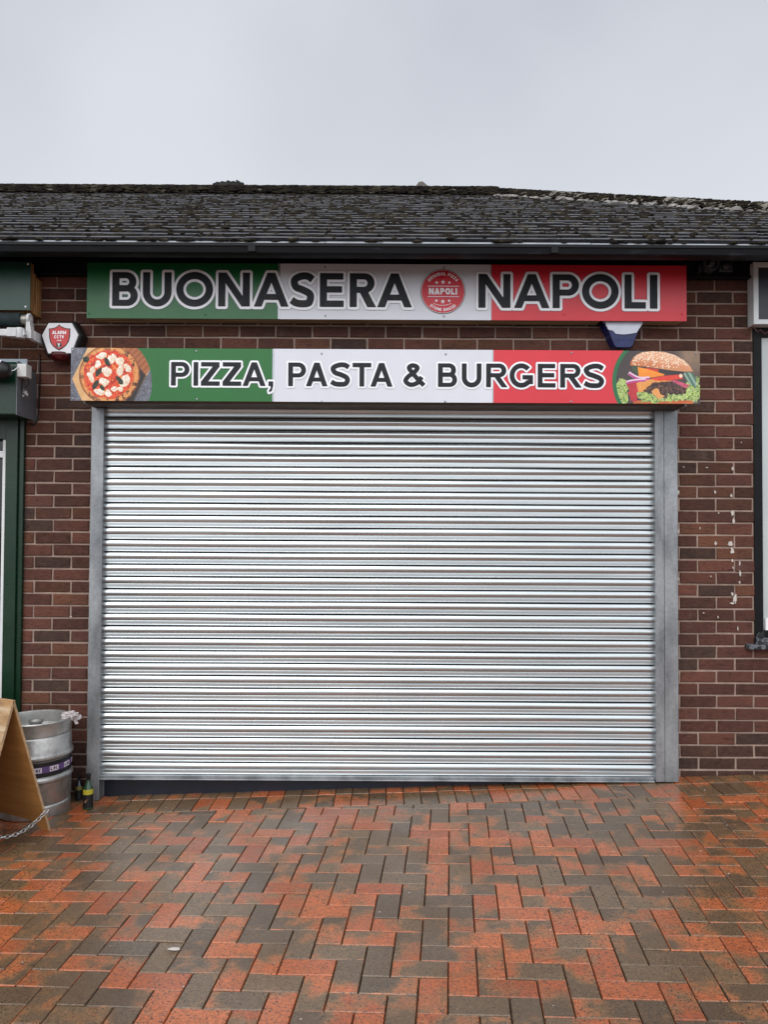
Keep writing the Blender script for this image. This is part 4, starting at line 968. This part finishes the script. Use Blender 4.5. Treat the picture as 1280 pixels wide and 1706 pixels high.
e.prism([(q0.x-.006, 0, q0.z+.02), (q0.x-.008, 0, q1.z+.02), (q1.x-.02, 0, q1.z), (q1.x+.014, 0, q1.z-.004), (q1.x+.014, 0, q1.z+.04), (q0.x+.018, 0, q0.z+.01), (q0.x+.014, 0, q0.z+.03)], (0, WYa-.022, 0), (0, WYa+.026, 0))
e.box(q1.x-.012, q1.x+.018, WYa+.02, -.009, q1.z-.006, q1.z+.05); build('bracket', e, M_armw, AW, smooth=30, bevel=.003)
a, b_ = P(0, 549, -.24), P(27, 561, -.24)
e = MB(); e.box(a.x-2.0, b_.x-.02, -.262, -.218, b_.z, a.z); build('arm', e, M_armw, AW, bevel=.006)
e = MB(); e.box(b_.x-.045, b_.x+.01, -.268, -.212, b_.z-.004, a.z+.006); e.lathe([(.024, -.03), (.026, -.02), (.026, .02), (.024, .03)], (b_.x+.02, -.24, (a.z+b_.z)/2), 18, 'Z')
e.prism([(b_.x+.01, 0, a.z+.008), (b_.x+.045, 0, a.z+.002), (b_.x+.055, 0, b_.z+.012), (b_.x+.03, 0, b_.z-.008), (b_.x, 0, b_.z)], (0, -.252, 0), (0, -.205, 0)); build('elbow', e, M_armw, AW, smooth=30, bevel=.002)

HYf = -.254; hxr = P(27, 650, HYf).x; hz0, hz1 = P(20, 690.5, HYf).z, P(20, 601.5, HYf).z
SB = root('shutter_box', (hxr, 0, hz0), 'green shutter housing with a grey end plate beside the left doorway', 'shutter box')
e = MB(); e.prism([(0, -.01, hz0), (0, HYf, hz0), (0, HYf, hz1-.02), (0, HYf+.02, hz1), (0, -.01, hz1-.01)], (-4.4, 0, 0), (hxr, 0, 0)); build('housing', e, simple('housing_green', (14, 48, 34), .35, var=.2, scale=4), SB, bevel=.006)
e = MB(); e.prism([(0, -.004, hz0-.004), (0, HYf-.004, hz0-.003), (0, HYf-.004, hz1-.006), (0, HYf+.018, hz1+.004), (0, -.004, hz1-.03)], (hxr+.0005, 0, 0), (hxr+.004, 0, 0)); build('end_plate', e, simple('endplate_grey', (112, 116, 122), .45, .3, var=.12, scale=6), SB)
a, b_ = P(0, 598, -.2), P(45, 606, -.2); e = MB(); e.box(-4.4, b_.x, -.202, -.198, hz1-.02, a.z); build('top_flange', e, simple('flange', (128, 138, 146), .4, .3), SB)
a = P(28, 604, -.27); b_ = P(46.5, 629, -.23)
e = MB(); e.box(hxr+.0045, hxr+.058, -.262, -.19, b_.z-.002, a.z-.004); jb = build('junction_box', e, simple('jbox_white', (206, 206, 204), .4, var=.06, scale=30), SB, bevel=.005)
for k_, (u0, u1) in enumerate(((.018, .012), (.046, .032))):
    e = MB(); z_ = b_.z-.002; yy = -.215-.0*k_
    e.tube([(hxr+u0, yy, z_+.003), (hxr+u0-.004+.012*k_, yy, z_-.03), (hxr+u1, yy, z_-.06), (hxr+.022, yy+.01, z_-.075)], .0028, 6); build('cable', e, M_blk, SB, smooth=60)
e = MB(); z_ = b_.z-.085
for (u, dz_, r_) in ((.018, .012, .010), (.024, -.002, .012), (.010, -.018, .008), (.034, -.012, .008), (.012, .004, .007), (.030, .004, .006)): e.blob((hxr+.004+u, -.2, z_+dz_), r_, int(u*1000), (.8, 1, 1.2), .5, 2)
build('cable_connector', e, simple('connector', (150, 150, 150), .5, var=.5, scale=60), SB, smooth=40)
e = MB(); q = [P(66, 590, -.01), P(66, 640, -.012), P(64, 680, -.012), P(62, 700, -.012), P(55, 708, -.02), P(48, 706, -.05)]; e.tube([Vector(v_) for v_ in q], .0045, 6); build('cable', e, M_blk, SB, smooth=60, label='black cable running down the brickwork')
p = P(2, 617, -.33); FX = root('wall_fitting', (p.x, -.3, p.z), 'round black fitting with a white sticker in front of the green shutter box', 'fitting')
e = MB(); e.lathe([(0, .075), (.03, .07), (.048, .05), (.055, .02), (.055, -.1), (.045, -.12)], (p.x-.02, -.33, p.z), 30, 'X'); e.box(p.x-.09, p.x-.06, -.33, -.2545, p.z-.02, p.z+.02); build('body', e, M_blk, FX, smooth=35)
e = MB(); n = 8; v_ = []
for k_ in range(n+1):
    an = R(95+50*k_/n); v_ += [(p.x+.002, -.33+.0562*math.cos(an), p.z+.0562*math.sin(an)), (p.x+.020-.008, -.33+.0562*math.cos(an), p.z+.0562*math.sin(an))]
e.add(v_, [(2*k_, 2*k_+1, 2*k_+3, 2*k_+2) for k_ in range(n)]); build('sticker', e, M_lwht, FX)
e = MB(); a = P(29, 608, -.27); e.tube([(p.x+.04, -.34, p.z-.005), (p.x+.06, -.31, p.z+.004), (hxr+.012, -.262, a.z-.01)], .003, 6); build('cable', e, M_lwht, FX, smooth=60)

gx1 = P(37, 900, -.03).x; gx0 = P(8.5, 900, -.03).x; zb0 = gz(-2.3)
SF = root('shopfront', (gx1, 0, zb0), 'dark green neighbouring shopfront with a slim white window frame at the left edge', 'shopfront')
M_gp = simple('shopfront_green', (12, 44, 28), .3, var=.3, scale=3)
e = MB(); e.box(gx0, gx1-.03, -.05, .12, zb0-.05, 2.2); e.box(gx1-.03, gx1, -.032, .0, zb0-.05, 2.2); e.box(-4.5, gx0, -.045, .12, 2.06, 2.2); build('frame', e, M_gp, SF, bevel=.004)
e = MB(); zf = P(5, 716, -.02).z; e.box(gx0-.026, gx0-.001, -.03, .06, zb0-.05, zf); e.box(-4.4, gx0-.026, -.028, .06, zf-.03, zf); zq = P(5, 757, -.02).z; e.box(-4.4, gx0-.026, -.028, .06, zq-.02, zq+.02); e.box(-4.4, gx0-.026, -.028, .06, zb0-.05, zb0+.2); build('window_frame', e, simple('upvc', (226, 228, 230), .35, var=.04), SF, bevel=.003)
e = MB(); e.box(-4.4, gx0-.02, .02, .028, zb0, zf-.005); build('pane', e, simple('dark_glass', (10, 11, 13), .05, spec=.6, var=.1), SF)

# ------------------------------------------------------------------ things on the ground
# keg
KX, KY, KR, KH = -2.007, -.238, .195, .532; KZ = gz(KX)+.001
s = NT('keg_steel'); f = s.noise(11, 5, .65); g_ = s.noise(1, 4, .6, s.map((26, 26, 5)))
c = s.mix(s.ramp(f, [(.36, .6), (.56, 0.)]), (.52, .52, .51), (.22, .21, .20)); c = s.mix(s.ramp(g_, [(.64, 0.), (.72, .6)]), c, (.10, .09, .08))
s.set(Base_Color=c, Metallic=.85, Roughness=s.ramp(f, [(.35, .48), (.65, .34)])); s.bump(s.noise(6, 3), .25, .01); M_keg = s.m
KG = root('beer_keg', (KX, KY, KZ), 'stainless steel beer keg with a black and purple LWC band behind the plywood board', 'keg')
pf = [(KR-.012, .0), (KR-.003, .004), (KR-.001, .012), (KR-.002, .062), (KR-.008, .070), (KR-.003, .078), (KR, .085), (KR, .190), (KR+.004, .198), (KR+.010, .207), (KR+.010, .218), (KR+.004, .227), (KR-.003, .232),
      (KR-.003, .318), (KR+.004, .323), (KR+.010, .332), (KR+.010, .343), (KR+.004, .352), (KR, .360), (KR, .440), (KR-.003, .446), (KR-.008, .450), (KR-.002, .458), (KR-.001, .520), (KR+.001, .526), (KR-.003, .532), (KR-.008, .530), (KR-.010, .522), (KR-.010, .462), (KR-.03, .450), (.12, .445), (.05, .448)]
e = MB(); e.lathe(pf, (KX, KY, KZ), 72); build('body', e, M_keg, KG, smooth=32)
e = MB(); e.lathe([(.034, .445), (.034, .500), (.041, .503), (.041, .511), (.033, .511), (.030, .498), (.0, .495)], (KX+.0, KY, KZ), 32); build('neck', e, M_keg, KG, smooth=40)
e = MB(); e.lathe([(KR-.001, .2345), (KR-.001, .3155)], (KX, KY, KZ), 72, cap=False); bnd = build('band', e, M_blk, KG, smooth=60, label='black paper band')
M_pur = simple('purple_tape', (92, 66, 118), .5, var=.1); M_lil = simple('label_white', (224, 214, 226), .5, var=.04)
e = MB(); e.lathe([(KR+.0005, .258), (KR+.0005, .293)], (KX, KY, KZ), 72, cap=False); build('tape', e, M_pur, bnd, smooth=60)
def cyl(r_): return lambda x, z: (KX+r_*math.cos(x/KR), KY+r_*math.sin(x/KR), KZ+z)
for k_ in range(13):
    e = MB()
    a0 = R(-8-27.7*k_)*KR
    for q in range(6):
        u, v__ = a0-.026+.052*q/6, a0-.026+.052*(q+1)/6; F_ = cyl(KR+.0016); e.add([F_(u, .2615), F_(v__, .2615), F_(v__, .2895), F_(u, .2895)], [(0, 1, 2, 3)])
    if -140 < -8-27.7*k_ < 30:
        for ch, sh_ in (('L', -.0155), ('W', 0), ('C', .0155)): text_mesh(place(ch, a0+sh_-.0062, a0+sh_+.0062, .2665, .018, .26), .0008, 0, cyl(KR+.0026), e)
        n_l = len(e.f)-6; e.m[-n_l:] = [1]*n_l
    build('label', e, [M_lil, M_blk], bnd)
# crumpled plastic on the rim
pr_ = P(114, 1184, KY+.02); e = MB()
for q in range(3): e.blob((pr_.x+(-.012, .010, .022)[q], KY+.03+.02*q, KZ+KH+(.0, .004, -.018)[q]), (.030, .026, .024)[q], q+5, (1.1, .8, .75), .55, 4, 2.6)
e.prism([(pr_.x+.02, 0, KZ+KH), (pr_.x+.045, 0, KZ+KH-.05), (pr_.x+.028, 0, KZ+KH-.055), (pr_.x+.012, 0, KZ+KH-.02)], (0, KY+.05, 0), (0, KY+.056, 0))
s = NT('thin_plastic'); s.set(Base_Color=s.ramp(s.noise(60, 4), [(.4, lin((170, 160, 160))), (.6, lin((214, 206, 208)))]), Roughness=.4); s.bump(s.noise(50, 3), .5, .004)
tag(build('plastic_scrap', e, s.m, smooth=30, org=(pr_.x, KY+.03, KZ+KH-.01)), 'crumpled pale plastic scrap caught on the rim of the keg', 'litter')
# bottles
def bottle(px, py, lab, hh, body, yel, rot=0):
    d = (CAM.z-gz(-1.75))*FPX/(py-883+0.0); Y = CAM.y+d; p = P(px, py, Y); x, y, z = p.x, Y, gz(p.x)+.001
    o = root('beer_bottle', (x, y, z), lab, 'bottle', 'empty bottles beside the keg'); k_ = hh/.2
    prof_ = [(0, 0), (.024, 0), (.028, .004), (.028, .105), (.026, .118), (.018, .138), (.0125, .155), (.011, .175), (.0115, .186), (.0135, .188), (.0135, .196), (.011, .2), (.009, .2), (.009, .19)]
    e = MB(); e.lathe([(a_*k_, b__*k_) for a_, b__ in prof_], (x, y, z), 28, cap=False); build('glass', e, body, o, smooth=40)
    e = MB(); e.lathe([(.0285*k_, .012*k_), (.0285*k_, .084*k_)], (x, y, z), 28, cap=False); build('label', e, M_blk, o, smooth=60, label='black label')
    e = MB(); e.lathe([(.0284*k_, .086*k_), (.0284*k_, .106*k_), (.0272*k_, .114*k_)], (x, y, z), 28, cap=False); build('label', e, yel, o, smooth=60, label='yellow label')
    e = MB(); e.lathe([(.0120*k_, .165*k_), (.0121*k_, .184*k_), (.0142*k_, .187*k_), (.0142*k_, .2*k_), (0, .201*k_)], (x, y, z), 20, cap=False); build('neck_foil', e, M_blk, o, smooth=50)
    return o, (x, y, z), k_
M_bg = simple('green_glass', (14, 62, 34), .06, var=.2, spec=.8); M_yel = simple('yellow_label', (170, 160, 40), .5, var=.05); M_bb = simple('dark_glass_bottle', (18, 24, 34), .06, spec=.8)
o, (x, y, z), k_ = bottle(146, 1346, 'green glass beer bottle with a yellow and black label in front of the shutter guide', .2, M_bg, M_yel)
e = MB(); e.add([(x-.012, y-.0262, z+.046), (x-.002, y-.0295, z+.056), (x+.012, y-.0266, z+.066), (x+.004, y-.0293, z+.052), (x-.006, y-.0289, z+.040)], [(0, 4, 3, 2, 1)]); build('label_mark', e, simple('label_brown', (170, 120, 90), .5), o)
bottle(131, 1330, 'dark bottle half hidden in the gap between the keg and the wall', .14, M_bb, simple('dull_yellow', (104, 100, 44), .5))

# plywood A-board
n_ = Vector((.42, .9075, 0)).normalized(); u_ = Vector((-.9075, .42, 0)).normalized()
F2 = Vector((-1.775, -4.71+4.155+.0, 0)); F2.z = gz(F2.x)
SP = .245; zr_ = .645; Rg = F2-n_*SP; Rg.z = zr_; F1 = Rg-n_*SP; F1.z = gz(F1.x)
AR = root('a_board', (Rg.x, Rg.y, gz(Rg.x)), 'folding plywood A-board with a chain between its panels at the left edge', 'sign board')
s = NT('plywood_face'); f = s.noise(1, 6, .65, s.map((6, 6, 26))); g_ = s.noise(5, 4, .6)
c = s.ramp(f, [(.32, lin((120, 92, 64))), (.5, lin((168, 142, 108))), (.68, lin((204, 190, 168)))]); c = s.mix(s.ramp(g_, [(.42, 0), (.68, .6)]), c, lin((176, 128, 70)))
s.set(Base_Color=c, Roughness=.75); s.bump(f, .3, .003); M_ply = s.m
s = NT('plywood_inside'); f = s.noise(1, 5, .6, s.map((2, 2, 18))); s.set(Base_Color=s.ramp(f, [(.3, lin((150, 104, 52))), (.7, lin((178, 128, 70)))]), Roughness=.7); M_plyin = s.m
M_edge = simple('plywood_edge', (176, 146, 112), .8, var=.35, scale=40)
WB = 1.0; TP = .013
def board(top, foot, outn, name, lb):
    d = (foot-top); H = d.length; d.normalize(); nn = u_.cross(d).normalized()
    if nn.dot(outn) < 0: nn = -nn
    pts = [(0, 0), (WB, 0), (WB, H)]
    pts += [(WB-.06, H), (WB-.11, H-.035), (WB-.16, H-.055), (.2, H-.055), (.135, H-.05), (.085, H-.03), (.055, H-.0), (0, H)]
    m = MB(); P3 = [top+u_*a_+d*b__ for a_, b__ in pts]; n = len(P3)
    v_ = P3+[q-nn*TP for q in P3]
    m.cur = 0; m.add(v_[:n], [tuple(range(n))]); m.cur = 1; m.add(v_[n:], [tuple(range(n))[::-1]]); m.cur = 2
    for i in range(n): j = (i+1) % n; m.add([v_[i], v_[j], v_[n+j], v_[n+i]], [(0, 1, 2, 3)])
    return build(name, m, [M_ply, M_plyin, M_edge], AR, label=lb), d, H
p1, d1, H1 = board(Rg+Vector((0, 0, .004))-n_*.004, F1, -n_, 'board_panel', 'front panel with pale weathered face')
p2, d2, H2 = board(Rg+n_*.004, F2, n_, 'board_panel', 'rear panel showing its brown inside')
e = MB()
for k_ in (.12, .8): e = MB(); e.tube([Rg+u_*k_+Vector((0, 0, .004)), Rg+u_*(k_+.08)+Vector((0, 0, .004))], .007, 8); build('hinge', e, M_galv, AR, smooth=40)
# chain
ch = MB(); A_ = F2-d2*.135-u_*.004+n_*.004; B_ = F1-d1*.16-u_*.006
Lc = (B_-A_).length; NL = 20
def cpt(t): p = A_.lerp(B_, t)-u_*.014; p.z -= .13*4*t*(1-t)*.55; return p
tot = 17; pts = [cpt(k_/tot) for k_ in range(tot+1)]
for k_ in range(tot):
    a_, b__ = pts[k_], pts[k_+1]; t = (b__-a_).normalized(); c_ = (a_+b__)/2; l_ = (b__-a_).length*.66
    up = t.cross(Vector((0, 0, 1))).normalized() if k_ % 2 else t.cross(u_).normalized(); sd_ = up
    ring = [c_+t*math.cos(R(q*30))*l_+sd_*math.sin(R(q*30))*l_*.55 for q in range(12)]
    ch.tube(ring, .0026, 6, closed=True)
build('chain', ch, simple('chain_steel', (196, 198, 200), .3, .8), AR, smooth=60)

# litter and grit
e = MB(); p = P(290, 1582, 0); d = M3 @ Vector(((290-640)/FPX, -(1582-853)/FPX, -1)); t = (gz(-.75)-CAM.z)/d.z; q = CAM+d*t
e.blob((q.x, q.y, gz(q.x)+.004), .013, 4, (1.6, .7, .3), .5, 2); tag(build('paper_scrap', e, M_white_old, smooth=40, org=(q.x, q.y, gz(q.x))), 'small white paper scrap lying on a grey block of the paving', 'litter')
e = MB(); rr = random.Random(21)
for k_ in range(90):
    x, y = rr.uniform(-2.6, 2.8), rr.uniform(-2.9, -.15); e.blob((x, y, gz(x)+.0015), rr.uniform(.0012, .0036), k_, (1.3, 1, .5), .5)
tag(build('grit', e, M_white_old, org=(0, -1.5, -.04)), 'pale specks of grit scattered over the paving', 'grit', kind='stuff')
